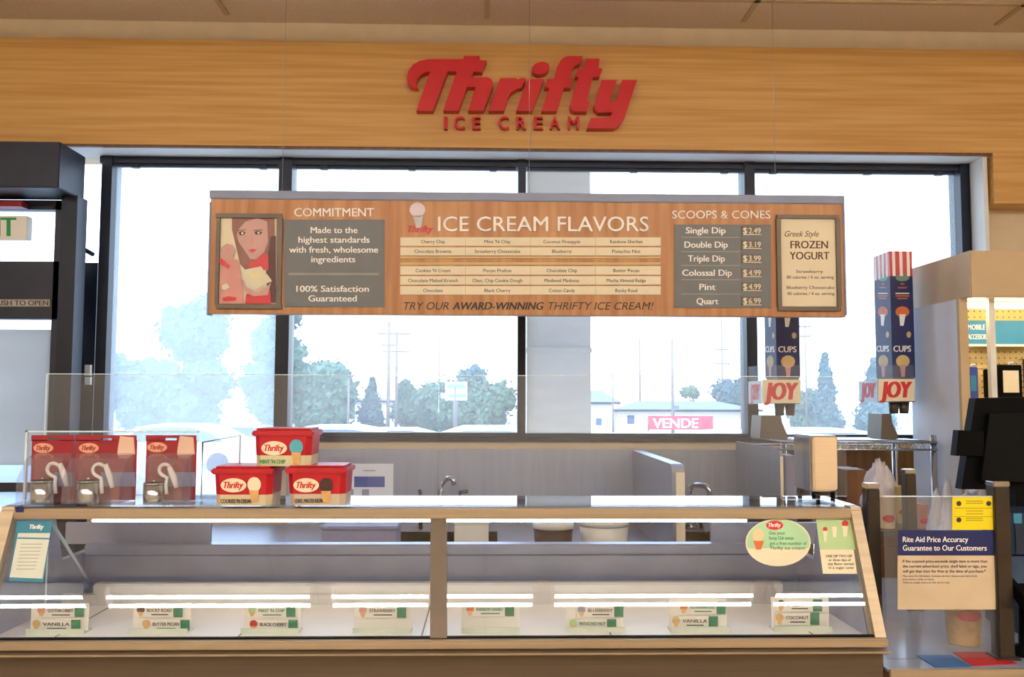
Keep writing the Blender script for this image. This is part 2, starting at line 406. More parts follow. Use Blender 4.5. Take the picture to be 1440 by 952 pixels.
def tree(label, px0, px1, top, y, mat, kind='round', n=16, seed=1, group='trees beyond the car park'):
    a, b = X(px0, y), X(px1, y); cx = (a+b)/2; w = b-a; zt = Z(top, y); h = zt-ZG
    t = empty('tree', (cx, y, ZG), label, 'tree', group)
    rn = random.Random(seed); m = MB()
    MB().tube([(cx, y, ZG), (cx+.05, y, ZG+h*.3), (cx, y, ZG+h*.8)], [w*.05+.05, w*.035+.04, .03]).build('trunk', K['bark'], t)
    lv = []
    for i in range(n):
        if kind == 'cone':
            u = (i+.5)/n; r = w*.5*(1-u)*.75+w*.06
            p = Vector((cx+rn.uniform(-.3, .3)*r, y+rn.uniform(-.3, .3)*r, ZG+h*(.12+.86*u))); q = r*.8
        else:
            an = rn.uniform(0, 6.28); u = rn.uniform(-.9, .72); rr = math.sqrt(max(0, 1-u*u))*rn.uniform(.25, .74)
            p = Vector((cx+w*.5*rr*math.cos(an), y+w*.35*rr*math.sin(an), ZG+h*(.55+.45*u)))
            q = min(w*.22, h*.27)*rn.uniform(.75, 1.2)
            p.z = min(p.z, zt-q*.9)
        lv.append((p, q))
    for j, (p, q) in enumerate(lv):
        bm = bmesh.new(); bmesh.ops.create_icosphere(bm, subdivisions=3, radius=1)
        vv = [p+v.co*q*(1+rn.uniform(-.3, .3)+.18*math.sin(v.co.x*6+j)*math.sin(v.co.z*5+j*2)) for v in bm.verts]
        m.add(vv, [[v.index for v in f.verts] for f in bm.faces]); bm.free()
    vs = []; fs = []
    for p, q in lv:
        for k in range(140):
            d = Vector((rn.gauss(0, 1), rn.gauss(0, 1), rn.gauss(0, 1))).normalized(); c = p+d*q*rn.uniform(1.0, 1.45); s = .11+q*.06
            u = d.orthogonal().normalized()*s; v = d.cross(u).normalized()*s*.6
            u += d*rn.uniform(-.8, .8)*s; bb = len(vs); vs += [c-u, c+v, c+u, c-v]; fs.append((bb, bb+1, bb+2, bb+3))
    m.add(vs, fs); m.build('foliage', mat, t)
tree('pale spreading tree seen through the tall window beside the door', 225, 330, 418, 34, K['leaf2'], n=22, seed=3)
tree('tall leafy tree behind the first wide window post', 340, 425, 400, 40, K['leaf'], n=20, seed=4)
tree('broad round tree behind the second window pane, next to its left post', 400, 505, 516, 62, K['leaf'], n=20, seed=5)
tree('narrow dark tree just left of the twin power poles', 500, 545, 530, 66, K['leaf2'], 'cone', n=12, seed=6)
tree('small rounded tree just right of the twin power poles', 550, 606, 536, 64, K['leaf'], n=14, seed=7)
tree('large bushy tree around the roadside price sign', 570, 728, 538, 55, K['leaf'], n=34, seed=8)
tree('tall airy tree rising behind the roadside price sign', 640, 700, 505, 68, K['leaf2'], n=14, seed=9)
tree('grey green tree behind the banner building, by the third window post', 1000, 1060, 533, 66, K['leaf2'], n=16, seed=10)
tree('small dark tree over the roof of the banner building', 955, 985, 540, 70, K['leaf'], n=8, seed=15)
tree('tall pointed cedar between the two cone towers', 1137, 1186, 492, 50, K['leaf2'], 'cone', n=16, seed=11)
tree('pointed cedar half hidden behind the right cone tower', 1200, 1262, 500, 50, K['leaf2'], 'cone', n=16, seed=12)
tree('low bushy tree at the foot of the cedar between the cone towers', 1105, 1160, 545, 56, K['leaf'], n=12, seed=13)
tree('low hedge like tree behind the tall window beside the door', 138, 250, 500, 60, K['leaf2'], n=16, seed=14)

def pole(label, px, top, y, arms=(), r=.11):
    x = X(px, y); t = empty('power_pole', (x, y, ZG), label, 'pole', 'power poles outside')
    MB().tube([(x, y, ZG), (x, y, Z(top, y))], [r, r*.7]).build('pole_shaft', K['pole'], t)
    for ay, w in arms: MB().box(x-w, x+w, y-.06, y+.06, Z(ay, y)-.06, Z(ay, y)+.06).build('crossarm', K['pole'], t)
pole('tall power pole with three crossarms, left of the twin pair', 546, 453, 60, ((470, .75), (486, .5), (495, .45)), .13)
pole('shorter power pole, right of the twin pair', 557, 468, 62, ((470, .9), (495, .9)))
pole('thin faint pole rising over the bushy tree', 617, 462, 66, (), .07)
pole('slim pole beside the roof left of the banner', 862, 523, 50, (), .06)
pole('short slim pole behind the low roof', 870, 512, 68, (), .05)
pole('bare grey pole behind the low roof', 900, 474, 68, (), .10)
pole('dark bare pole over the red banner', 946, 476, 50, (), .10)
pole('tall pole with small crossarms near the third window post', 1016, 447, 70, ((490, .5), (510, .6)), .09)
pole('pale lamp pole against the third window post', 1043, 450, 55, (), .09)
pole('pole with bracket arms between the cone towers', 1134, 446, 52, ((457, .35), (471, .3)), .07)
pole('white flag pole in front of the trees behind the second pane', 490, 533, 40, (), .06)

x = X(640, 50); e = empty('price_sign', (x, 50, ZG), 'white roadside price sign on a post in front of the bushy tree', 'sign')
MB().tube([(x, 50.1, ZG), (x, 50.1, Z(538, 50))], .12).build('sign_post', K['pole'], e)
S = PY(50)
MB().pbox(626, 537, 657, 563, 50, .2).pbox(620, 553, 626.5, 560, 50, .2).build('sign_cabinet', K['carwhite'], e)
MB().rect(629, 540, 654, 546, S, .01).rect(631, 554, 655, 559, S, .01).build('sign_print', M('sign_pale_green', (120, 160, 150)), e)

def house(label, px0, px1, eave, ridge, y, wall, roofm, depth=6, wins=()):
    x0, x1 = X(px0, y), X(px1, y); e = empty('building', ((x0+x1)/2, y, ZG), label, 'building', 'buildings beyond the car park')
    MB().box(x0, x1, y, y+depth, ZG, Z(eave, y)).build('building_wall', wall, e)
    ze, zr = Z(eave, y), Z(ridge, y); o = .4
    MB().prism([(x0-o, y-o, ze), (x1+o, y-o, ze), (x1-(x1-x0)*.2, y+depth*.5, zr), (x0+(x1-x0)*.2, y+depth*.5, zr)], (0, 0, .12)).prism([(x0-o, y-o, ze), (x1+o, y-o, ze), (x1+o, y+depth, ze), (x0-o, y+depth, ze)], (0, 0, .15)).build('building_roof', roofm, e)
    for w in wins: MB().rect(*w, PY(y), .03).build('building_window', K['carglass'], e)
    return e
house('pale low building with a grey pitched roof beside the column', 834, 862, 568, 551, 52, K['stucco'], K['roof'], wins=((838, 588, 846, 598),))
house('long low white building under a flat dark roof, behind the banner', 868, 1062, 578, 566, 58, K['stucco'], K['roof'], wins=((882, 584, 892, 596), (948, 570, 955, 576)))
house('wide pale building behind the round trees in the second pane', 415, 560, 566, 562, 75, K['stucco'], K['roof'])
house('faint white building behind the tall window beside the door', 150, 300, 560, 552, 80, K['stucco'], K['roof'], wins=((188, 567, 220, 574), (225, 567, 250, 573)))
e = empty('banner', at(958, 606, 46), 'red banner with white capitals strung low across the car park', 'banner')
S = PY(46)
MB().pbox(912, 585, 1002, 604, 46, .05).build('banner_cloth', K['bannerred'], e)
MB().text('VENDE', 918, 982, 601.5, 13, S, .01, bold=.02).build('banner_letters', K['wtext'], e)
MB().tube([at(912, 585, 46.1), Vector((at(912, 585, 46).x, 46.1, ZG))], .05).tube([at(1002, 585, 46.1), Vector((at(1002, 585, 46).x, 46.1, ZG))], .05).build('banner_stake', K['pole'], e)

def car(label, px, y, roofpy, flip=1, L=4.6, body='carwhite'):
    x = X(px, y); z0 = ZG; H = Z(roofpy, y)-z0
    e = empty('car', (x, y, z0), label, 'car', 'parked cars outside')
    k = H/1.5
    prof = [(-2.3, .35), (-2.3, .8), (-1.7, .95), (-1.0, 1.42), (-.5, 1.5), (.7, 1.5), (1.4, 1.3), (2.0, .98), (2.3, .9), (2.3, .35)]
    MB().prism([(x+flip*a*L/4.6, y, z0+b*k) for a, b in prof], (0, 1.8, 0)).build('car_body', K[body], e)
    gl = [(-1.45, .98), (-.93, 1.36), (-.45, 1.42), (.65, 1.42), (1.25, 1.24), (1.6, .99)]
    MB().prism([(x+flip*a*L/4.6, y-.015, z0+b*k) for a, b in gl], (0, .02, 0)).build('car_window', K['carglass'], e)
    for a in (-1.45, 1.45):
        for yy in (y-.02, y+1.62): MB().lathe([(.05, 0), (.33, 0), (.33, .2), (.05, .2)], (x+a, yy, z0+.34), axis=(0, 1, 0), n=18).build('wheel', K['blackm'], e)
car('white car with its long roof just over the sill of the second pane', 470, 23, 600, -1)
car('small white car parked behind the middle of the second pane', 552, 30, 603, 1)
car('white car with a curved roof beside the second window post', 690, 21, 601, -1)
car('dark windowed car low in the third pane beside its right post', 1040, 26, 606, 1)
car('white car seen low between the two cone towers', 1175, 22, 603, -1)
car('white car seen through the glass door at the left edge', 2, 9.5, 632, 1)
car('pale car low behind the tall window beside the door', 240, 27, 598, 1)
car('pale car farther off in the tall window near its right post', 340, 36, 600, -1)
car('white car low in front of the red banner', 905, 30, 609, 1)

# ================================================================== shop logo on the fascia
def tr(pts, ox, oy, k): return [(ox+a*k, oy+b*k) for a, b in pts]
k1 = 180/1382
LOGO = Pl((0, YF-.05, 0), (0, -1, 0))
e = empty('logo_sign', at(730, 185, YF-.05), 'red raised script sign over small red capitals on the wooden fascia', 'sign')
Th = [(215,440),(185,445),(130,430),(102,390),(95,330),(110,260),(160,190),(230,150),(320,132),(420,130),(700,130),(712,95),(880,95),(872,140),(955,145),(905,268),(812,268),(790,325),(960,325),(1005,345),(1025,385),(1020,430),(920,688),(755,688),(835,432),(742,432),(652,688),(485,688),(632,264),(532,264),(372,688),(195,688),(345,268),(300,270),(240,300),(205,350),(190,400),(198,425)]
r_ = [(1100,335),(1280,335),(1285,352),(1330,333),(1380,335),(1335,440),(1280,450),(1220,490),(1185,545),(1140,688),(975,688)]
i_ = [(170,345),(345,345),(220,690),(45,690)]
f_ = [(320,690),(400,440),(352,440),(385,345),(450,345),(490,210),(530,140),(562,112),(600,97),(765,97),(735,185),(690,195),(660,225),(630,340),(665,345),(635,440),(562,440),(485,690)]
t_ = [(795,125),(945,125),(935,228),(980,235),(945,320),(875,320),(808,580),(850,592),(810,697),(670,697),(635,675),(625,630),(715,325),(680,320),(710,235),(765,230)]
y_ = [(970,355),(1135,355),(1062,565),(1070,590),(1100,592),(1125,575),(1190,355),(1350,355),(1215,760),(1165,845),(1110,878),(810,878),(850,765),(1050,760),(1085,707),(930,707),(890,675),(885,630)]
tk = .05
for pts, ox in ((Th, 560), (r_, 560), (i_, 720), (f_, 720), (t_, 720), (y_, 720)):
    m = MB().poly(tr(pts, ox, 66, k1), LOGO, tk, lift=-tk)
    if pts is i_: m.ell(720+310*k1, 66+228*k1, 98*k1, 66*k1, LOGO, tk, lift=-tk, rot=-.25)
    m.build('script_letter', K['red'], e)
LOGO2 = Pl((0, YF-.035, 0), (0, -1, 0))
for ch, a, b in (('I',624,629),('C',638,654),('E',664,676),('C',701,716),('R',726,740),('E',751,764),('A',773,788),('M',799,815)):
    MB().text(ch, a, b, 181, 17.5, LOGO2, .035, lift=-.035, bold=.025).build('block_letter', K['red'], e)

# ================================================================== hanging menu board
YS = 3.35
S = PY(YS)
e = empty('menu_board', at(740, 444, YS), 'long wooden ice cream menu board hanging before the windows', 'sign')
MB().pbox(294, 283, 1188, 443.5, YS, .045, bev=.002).build('board_panel', K['boardwood'], e)
MB().pbox(294, 271, 1188, 283, YS-.006, .06, bev=.003).build('top_channel', K['greystrip'], e)
MB().pbox(292.5, 284, 295, 443, YS-.004, .05).pbox(1187, 284, 1189.5, 443, YS-.004, .05).build('end_strip', K['greystrip'], e)
# photo panel
fr = MB().pbox(303, 300, 396, 306, YS-.012, .012).pbox(303, 428, 396, 434, YS-.012, .012).pbox(303, 306, 308, 428, YS-.012, .012).pbox(389, 306, 396, 428, YS-.012, .012)
fo = fr.build('photo_frame', K['frm'], e)
pk = 105/689; PT = lambda pts: tr(pts, 295, 295, pk)
m = MB(); L = 0.0
def lay(pts, mi):
    global L
    L += .0004; m.poly(PT(pts), S, .0004, mi, L)
lay([(88,60),(615,60),(615,868),(80,868)], 0)
lay([(205,66),(600,66),(600,380),(560,500),(470,540),(340,570),(280,500),(240,330),(205,180)], 1)
lay([(560,250),(610,240),(612,860),(540,860),(520,560)], 7)  # dark right edge of the picture, with the ends of the hair
lay([(268,180),(330,110),(440,76),(530,110),(540,290),(505,390),(430,458),(375,455),(315,365),(268,300),(250,230)], 2)
lay([(268,210),(300,198),(330,208),(318,232),(280,236)], 3); lay([(415,205),(450,196),(485,208),(470,228),(425,228)], 3)
lay([(292,210),(312,208),(312,226),(294,228)], 4); lay([(440,205),(465,205),(462,222),(442,222)], 4)
lay([(262,190),(335,182),(335,190),(264,200)], 1); lay([(405,188),(490,182),(490,192),(408,196)], 1)
lay([(385,240),(395,240),(405,325),(375,328)], 8)
lay([(355,378),(395,362),(435,368),(395,395)], 5)
lay([(365,490),(430,465),(520,390),(545,440),(545,560),(380,545)], 5)
lay([(340,780),(560,740),(570,868),(330,868)], 5)
lay([(100,545),(120,470),(190,440),(270,470),(305,700),(320,868),(95,868)], 8)
lay([(95,420),(110,350),(160,315),(215,325),(240,370),(225,440),(180,470),(120,455)], 2)
lay([(150,350),(190,365),(180,420),(155,400)], 8)
lay([(80,440),(120,455),(190,520),(178,548),(80,492)], 5)
lay([(300,650),(340,640),(430,770),(545,700),(575,655),(540,790),(400,800),(330,760)], 2)
lay([(288,565),(400,540),(480,525),(510,575),(545,610),(580,660),(500,695),(420,752),(345,715)], 6)
lay([(360,590),(460,565),(500,610),(410,655)], 9)
lay([(120,700),(165,680),(190,715),(150,745),(118,735)], 6)
lay([(125,815),(180,800),(255,812),(240,842),(130,845)], 5)
m.build('photo_print', [K['cream'], K['hair'], K['skin'], K['ink'], K['wtext'], K['red'], M('print_plate', (226,216,188)), M('print_dark', (96,62,62)), K['pink'], M('print_icecream', (224,214,160))], e)
# commitment panel
MB().text('COMMITMENT', 414, 526, 304.5, 11.5, S, .004, bold=.01).build('commitment_heading_text', K['wtext'], e)
pn = MB().rect(400, 309, 541, 432, S, .004).build('commitment_panel', K['grey'], e)
m = MB()
for b, a, c, y, h in (('Made to the',437,503,328,8.5),('highest standards',420,520,341.5,8.5),('with fresh, wholesome',407,532,355.5,8.5),('ingredients',438,500,369,8.5),('100% Satisfaction',417,519,410.5,8.5),('Guaranteed',434,502,424,8.5)):
    m.text(b, a, c, y, h, S, .0008, lift=.004, bold=.018)
m.rect(406, 384, 533, 387, S, .0008, 1, lift=.004)
m.build('commitment_text', [K['wtext'], M('rule_grey', (150,150,146))], pn)
# emblem, title, flavour strips
m = MB()
m.text('Thrifty', 573, 609, 326.5, 9, S, .002, 0, .001, bold=.04, shear=.3)
m.ell(587, 295, 11, 10, S, .001, 1); m.poly([(581, 304), (595, 303), (592, 321), (586, 321)], S, .001, 2)
m.build('emblem', [K['red'], M('emblem_lilac', (222, 204, 214)), M('emblem_grey', (196, 198, 200))], e)
MB().text('ICE CREAM FLAVORS', 616, 912, 325.5, 20.5, S, .006, bold=.006).build('flavors_text', K['wtext'], e)
rows = [((334, 346), ('Cherry Chip', "Mint 'N Chip", 'Coconut Pineapple', 'Rainbow Sherbet')),
        ((348, 359.5), ('Chocolate Brownie', 'Strawberry Cheesecake', 'Blueberry', 'Pistachio Nut')),
        ((374.5, 386.5), ("Cookies 'N Cream", 'Pecan Praline', 'Chocolate Chip', 'Butter Pecan')),
        ((388.5, 400.5), ('Chocolate Malted Krunch', 'Choc. Chip Cookie Dough', 'Medieval Madness', 'Mocha Almond Fudge')),
        ((402.5, 414.5), ('Chocolate', 'Black Cherry', 'Cotton Candy', 'Rocky Road'))]
for (a, b), names in rows:
    st = MB().rect(563, a, 929, b, S, .004).build('flavor_strip', K['cream'], e)
    m = MB()
    for i, nm in enumerate(names):
        cx = 609+i*90.5; w = len(nm)*3.05
        m.text(nm, cx-w/2, cx+w/2, b-3.6, 4.6, S, .0006, lift=.004, bold=.008)
        if i: m.rect(563+i*91.5-.3, a, 563+i*91.5+.3, b, S, .0004, 1, lift=.004)
    m.build('flavor_text', [K['ink'], K['tan']], st)
MB().rect(563, 361, 929, 363.5, S, .003).rect(563, 369, 929, 372.5, S, .003).build('strip_rail', K['tan'], e)
m = MB(); m.text('TRY OUR', 568, 631, 435.5, 10.5, S, .0015, shear=.25); m.text('AWARD-WINNING', 636, 765, 435.5, 10.5, S, .0015, shear=.25, bold=.03); m.text('THRIFTY ICE CREAM!', 771, 919, 435.5, 10.5, S, .0015, shear=.25)
m.build('slogan_text', K['ink'], e)
# scoops and cones
MB().text('SCOOPS & CONES', 945, 1083, 307.5, 11, S, .004, bold=.006).build('scoops_heading_text', K['wtext'], e)
pn = MB().rect(948, 316, 1083.5, 433, S, .004).build('scoops_panel', K['grey'], e)
m = MB()
for b, a, c, y in (('Single Dip',964,1020,328.5),('Double Dip',962,1023,348.5),('Triple Dip',967,1019,368),('Colossal Dip',959,1029,388),('Pint',983,1006,408),('Quart',979,1010,428)):
    m.text(b, a, c, y, 8.6, S, .0008, lift=.004, bold=.02)
    if b != 'Quart': m.rect(958, y+5, 1040, y+6, S, .0008, 1, lift=.004)
m.build('scoops_text', [K['wtext'], M('rule_grey2', (160,160,152))], pn)
for pr, y in (('$2.49',325), ('$3.19',344.5), ('$3.99',364), ('$4.99',384), ('$4.99',403.5), ('$6.99',423.5)):
    t = MB().pbox(1043, y-7, 1070, y+6, YS-.008, .004).build('price_tag', M('tag_grey', (104,98,92)), pn)
    m = MB().text(pr[0], 1044, 1050, y+4, 8.5, S, .0006, lift=.008, bold=.03).text(pr[1:], 1052, 1069, y+4, 8, S, .0006, lift=.008, bold=.015)
    m.rect(1044, y+5, 1070, y+6.2, S, .0006, lift=.008); m.build('price_digits', K['cream'], t)
# framed yogurt card
MB().pbox(1093, 302, 1180, 307, YS-.014, .014).pbox(1095, 431, 1183, 437, YS-.014, .014).pbox(1093, 307, 1099, 431, YS-.014, .014).pbox(1177, 307, 1183, 431, YS-.014, .014).build('card_frame', K['frm'], e)
cdx = MB().rect(1098, 307, 1178, 431, S, .003).build('yogurt_card', K['cream'], e)
m = MB()
m.text('Greek Style', 1103, 1151, 333, 8, S, .0006, lift=.003, shear=.35, bold=.004)
m.text('FROZEN', 1111, 1164, 349.5, 10.5, S, .0006, lift=.003, bold=.02); m.text('YOGURT', 1110, 1166, 365, 10.5, S, .0006, lift=.003, bold=.02)
for b, a, c, y in (('Strawberry',1119,1157,384),('80 calories / 4 oz. serving',1106,1172,392),('Blueberry Cheesecake',1106,1173,406.5),('80 calories / 4 oz. serving',1107,1173,415)):
    m.text(b, a, c, y, 4.2, S, .0006, lift=.003, bold=.012)
m.build('yogurt_text', K['brownink'], cdx)
for px, lb in ((389, 'thin hanging wire at the left of the menu board'), (744, 'thin hanging wire at the middle of the menu board'), (1098, 'thin hanging wire at the right of the menu board')):
    x = X(px, YS); zt = at(px, 272, YS).z
    tag(MB().tube([(x, YS+.02, zt), (x, YS+.02, ZC)], .0009, n=6).build('hanging_wire', K['steel'], origin=(x, YS+.02, zt)), lb, 'wire', 'wires holding the menu board')

# ================================================================== dipping case
YB0 = 1.95; YT0 = 2.07                                  # foot and head of the leaning front glass
ZB = Z(897, YB0); ZT = Z(729, YT0); ZTOP = Z(712, YT0)
CX0, CX1 = X(5, YT0, 712), X(1208, YT0, 712)
GL = Pl((0, YB0, ZB), Vector((0, -(ZT-ZB), YT0-YB0)))   # outer face of the front glass
YR = 2.78; YTB = 2.26
e = empty('dipping_case', ((CX0+CX1)/2, 2.35, 0), 'long stainless ice cream dipping case with a leaning glass front', 'display case')
zf = Z(914, YB0-.015)
MB().box(CX0, CX1, YB0+.03, YR, .12, zf-.03).build('case_body', K['case'], e)
MB().box(CX0+.04, CX1-.04, YB0+.09, YR-.05, 0, .12).build('case_base', K['blackm'], e)
MB().box(CX0, CX1, YB0+.012, YB0+.03, .14, Z(922, YB0)).build('front_panel', K['case'], e)
MB().box(CX0+.03, CX1-.024, YB0-.004, YB0+.008, ZB-.002, ZB+.003).build('glass_gasket', K['blackm'], e)
b = MB().box(CX0, CX1, YB0-.02, YB0+.012, zf+.003, ZB, bev=.003)
b.box(CX0-.005, CX1+.005, YB0-.028, YB0+.03, Z(922, YB0-.028), zf-.004, bev=.002); b.build('bottom_rail', K['rail'], e)
b = MB().box(CX0, CX1, YT0-.012, YT0+.03, ZT, ZTOP-.004, bev=.003); b.build('top_rail', K['rail'], e)
MB().box(CX0+.01, CX1-.01, YT0-.005, YTB, ZTOP-.004, ZTOP+.004).build('top_glass', K['topglass'], e)
N = GL.n
def bar(px_t0, px_b0, px_t1, px_b1, mat, name, th=.03):
    pts = [GL.map(px_t0, 729), GL.map(px_t1, 729), GL.map(px_b1, 898), GL.map(px_b0, 898)]
    MB().prism([p+N*.006 for p in pts], -N*th).build(name, mat, e)
xr0 = GL.map(1183, 729); 
bar(605.5, 605, 628, 628.5, K['mull'], 'mullion')
# end frames: right one shows whole, left one runs out of the picture
MB().prism([(CX1-.024, YT0-.008, ZTOP), (CX1, YT0-.008, ZTOP), (CX1, YB0-.008, ZB), (CX1-.024, YB0-.008, ZB)], (0, .035, 0)).build('end_frame', K['rail'], e)
MB().prism([(CX0, YT0-.008, ZTOP), (CX0+.03, YT0-.008, ZTOP), (CX0+.03, YB0-.008, ZB), (CX0, YB0-.008, ZB)], (0, .035, 0)).build('end_frame', K['rail'], e)
for xa, xb in ((CX0+.03, X(605, 2.0)), (X(628.5, 2.0), CX1-.024)):
    pts = [Vector((xa, YT0, ZT)), Vector((xb, YT0, ZT)), Vector((xb, YB0, ZB)), Vector((xa, YB0, ZB))]
    MB().prism(pts, -N*.0025).build('front_glass', K['caseglass'], e)
for xa, xb in ((CX0, CX0+.02), (CX1-.02, CX1)):
    MB().prism([(xa, YB0+.03, zf-.02), (xa, YT0+.03, ZTOP-.006), (xa, YTB, ZTOP-.006), (xa, YTB+.06, ZB+.1), (xa, YR, ZB+.1), (xa, YR, zf-.02)], (xb-xa, 0, 0)).build('end_panel', K['case_in'], e)
ZD = Z(893, 2.02)
yd1 = PZ(ZD).map(700, 850).y
dk = MB().box(CX0+.02, CX1-.02, YB0+.013, yd1, ZD-.02, ZD); dk.build('white_deck', K['deck'], e)
sm = MB()
for px in (155, 380, 605, 838, 1086): sm.box(X(px, 2.3, 850)-.0015, X(px, 2.3, 850)+.0015, YB0+.06, yd1, ZD, ZD+.0008)
sm.build('deck_seam', K['grey'], e)
MB().box(CX0+.1, CX1-.1, yd1, yd1+.03, Z(836, yd1), Z(820, yd1), bev=.004).box(CX0+.02, CX1-.02, yd1+.004, yd1+.03, ZD-.1, Z(836, yd1)).build('back_ledge', K['ledge'], e)
yb = yd1+.13
MB().box(CX0+.02, CX1-.02, yb, yb+.02, ZD-.1, Z(781, yb)).box(CX0+.02, CX1-.02, yd1+.03, yb, ZD-.1, ZD-.02).box(CX0+.02, CX1-.02, yb-.006, yb+.04, Z(779.5, yb), Z(765, yb), bev=.003).build('rear_panel', K['case_in'], e)
MB().pbox(92, 735, 296, 765, yb+.03, .012).build('sliding_door', K['case_in'], e)
MB().pbox(1000, 735, 1150, 765, yb+.03, .012).build('sliding_door', K['case_in'], e)
MB().tube([at(130, 732, YT0+.05), at(1050, 732, YT0+.05)], .003).build('case_lamp', K['led'], e)
MB().box(CX0+.2, CX1-.2, YT0+.032, YT0+.075, ZT+.004, ZT+.014).build('lamp_holder', K['steel'], e)
# triangular glass divider near the left end
xd = X(68, 2.12, 733)
MB().prism([(xd, YT0+.05, ZT-.004), (xd, 2.36, ZD+.04), (xd, YT0+.05, ZD+.04)], (.005, 0, 0)).build('glass_divider', K['glass'], e)
MB().tube([(xd, YT0+.05, ZT-.004), (xd, 2.36, ZD+.04)], .004).tube([(xd, YT0+.05, ZT-.004), (xd, YT0+.05, ZD+.01)], .0025).build('divider_edge', K['edge'], e)
MB().pbox(22, 713, 33, 720.5, YT0-.0135, .0015).build('rail_badge', K['navy'], e)

# flavour cards in their clear holders
YK = 2.05
HC = {'pink': 'pink', 'choc': 'choc', 'tan': 'tan', 'ltgreen': 'ltgreen', 'orange': 'orange', 'lav': 'lav', 'cream': 'waffle'}
cards = [(46, 'first holder from the left', [(50,117,853,868,'pink','Cotton Candy'), (43,112,872,887,'tan','Vanilla')]),
         (190, 'second holder from the left', [(190,256,852,868,'choc','Rocky Road'), (198,266,872,887,'waffle','Butter Pecan')]),
         (345, 'third holder from the left', [(347,415,853,868,'ltgreen',"Mint 'N Chip"), (349,418,872,888,'red','Black Cherry')]),
         (501, 'fourth holder from the left', [(503,571,852,869,'pink','Strawberry')]),
         (652, 'fifth holder from the left', [(654,723,850,867,'orange','Rainbow Sherbet')]),
         (799, 'sixth holder from the left', [(811,877,852,868,'lav','Blueberry'), (799,867,871,887,'ltgreen','Pistachio Nut')]),
         (944, 'seventh holder from the left', [(955,1021,847,864,'orange','Mocha Almond Fudge'), (944,1010,867,883,'tan','Vanilla')]),
         (1088, 'eighth holder from the left', [(1092,1157,843,860,'brownink','Chocolate Malted'), (1090,1153,862,879,'waffle','Coconut')])]
S2 = PY(YK)
base = Z(893, 2.02)
for hx, nm, cs in cards:
    off = -6 if hx > 1000 else (-4 if hx > 900 else 0)
    h = empty('card_holder', (X(hx+35, YK+.02, 890), YK+.02, ZD), 'clear plastic flavor card stand, '+nm, 'card holder', 'flavor card holders in the case')
    zb_ = ZD
    x0, x1 = X(hx-3, YK+.008, 880), X(hx+78, YK+.008, 880)
    MB().box(x0, x1, YK+.008, YK+.011, zb_, Z(848+off, YK)).build('holder_back', K['white'], h)
    MB().box(x0, x1, YK-.012, YK+.03, zb_, zb_+.004).box(x0, x1, YK-.013, YK-.011, zb_, zb_+.012).build('holder_foot', M('holder_green', (206,216,200), .3) if 'hgreen' not in K else K['hgreen'], h)
    for i, (a, b, y0, y1, col, txt) in enumerate(cs):
        pos = 'upper' if i == 0 else 'lower'
        colw = {'pink':'pink','tan':'tan','choc':'brown','waffle':'golden','ltgreen':'green','red':'red','orange':'orange','lav':'lilac','brownink':'brown'}[col]
        c = empty('flavor_card', at((a+b)/2, y1, YK), 'small white card with %s scoop icon, %s card in the %s' % (colw, pos, nm), 'flavor card', 'flavor cards in the case')
        MB().pbox(a, y0, b, y1, YK+.004, .0015).build('card_face', K['white'], c)
        MB().rect(b-13, y0, b, y1, S2, .0005, lift=-.0035).build('green_tab', K['green'], c)
        mm = (y0+y1)/2
        m = MB().ell(a+7, mm-2, 5.5, 5.5, S2, .0005, 0, -.0035).poly([(a+3, mm+1), (a+11, mm+1), (a+9, y1-1), (a+5, y1-1)], S2, .0006, 1, -.0033)
        m.build('scoop_icon', [K[col], K['waffle']], c)
        MB().text(txt.upper(), a+16, b-15, mm+1, 4.5, S2, .0005, 0, -.0035, bold=.02).rect(a+22, mm+4, b-20, mm+5.5, S2, .0005, 0, -.0035).build('card_text', K['green'] if col in ('orange', 'ltgreen') else K['ink'], c)

# stickers on the case glass
e = empty('teal_notice', GL.map(40, 818), 'teal bordered notice on the left end of the case glass', 'notice')
MB().poly([(24,733),(74,733),(61,819),(13,817)], GL, .0008, 0, .0005).build('notice_sheet', K['teal'], e)
m = MB().poly([(26,750),(71,750),(60,814),(14,812)], GL, .0005, 0, .0014); m.build('notice_page', M('notice_page', (214,218,206)), e)
m = MB().text('Thrifty', 42, 62, 744, 6, GL, .0005, 0, .0014, bold=.03, shear=.3); m.poly([(25.5,756),(70,757),(70,759),(25,758)], GL, .0005, 1, .002)
for i in range(8): m.poly([(30-i*.9, 765+i*5), (60-i*1.4, 765+i*5), (60-i*1.4, 766.2+i*5), (30-i*.9, 766.2+i*5)], GL, .0003, 2, .002)
m.build('notice_text', [K['wtext'], K['teal'], M('faint_print', (170,172,160))], e)

e = empty('oval_sticker', GL.map(1093, 797), 'oval pale green sticker with a red badge on the right case glass', 'sticker')
MB().ell(1094, 763, 46, 33.5, GL, .0008, 0, .0005).build('oval_rim', K['cream'], e)
m = MB(); m.poly([(1094+44*math.cos(a), 763+32*math.sin(a)) for a in [math.pi+.35-.7*0+i*(math.pi+.5)/24-.6 for i in range(25)]], GL, .0004, 0, .0013)
m.build('oval_green', M('sticker_green', (172,214,168)), e)
m = MB().ell(1089, 739, 12, 6.5, GL, .0005, 0, .0018); m.text('Thrifty', 1080, 1098, 741.5, 5.5, GL, .0004, 1, .0024, bold=.02, shear=.3)
m.ell(1066, 753, 8, 9, GL, .0005, 2, .0018); m.poly([(1059,761),(1074,761),(1070,773),(1063,773)], GL, .0005, 3, .0019)
for b_, a, c, y in (('Get your', 1081, 1104, 752), ('Scoop Club stamps', 1081, 1116, 759), ('get a free number of', 1082, 1134, 766.5), ('Thrifty ice cream!', 1082, 1132, 773)):
    m.text(b_, a, c, y, 4.3, GL, .0004, 4, .0018, bold=.015)
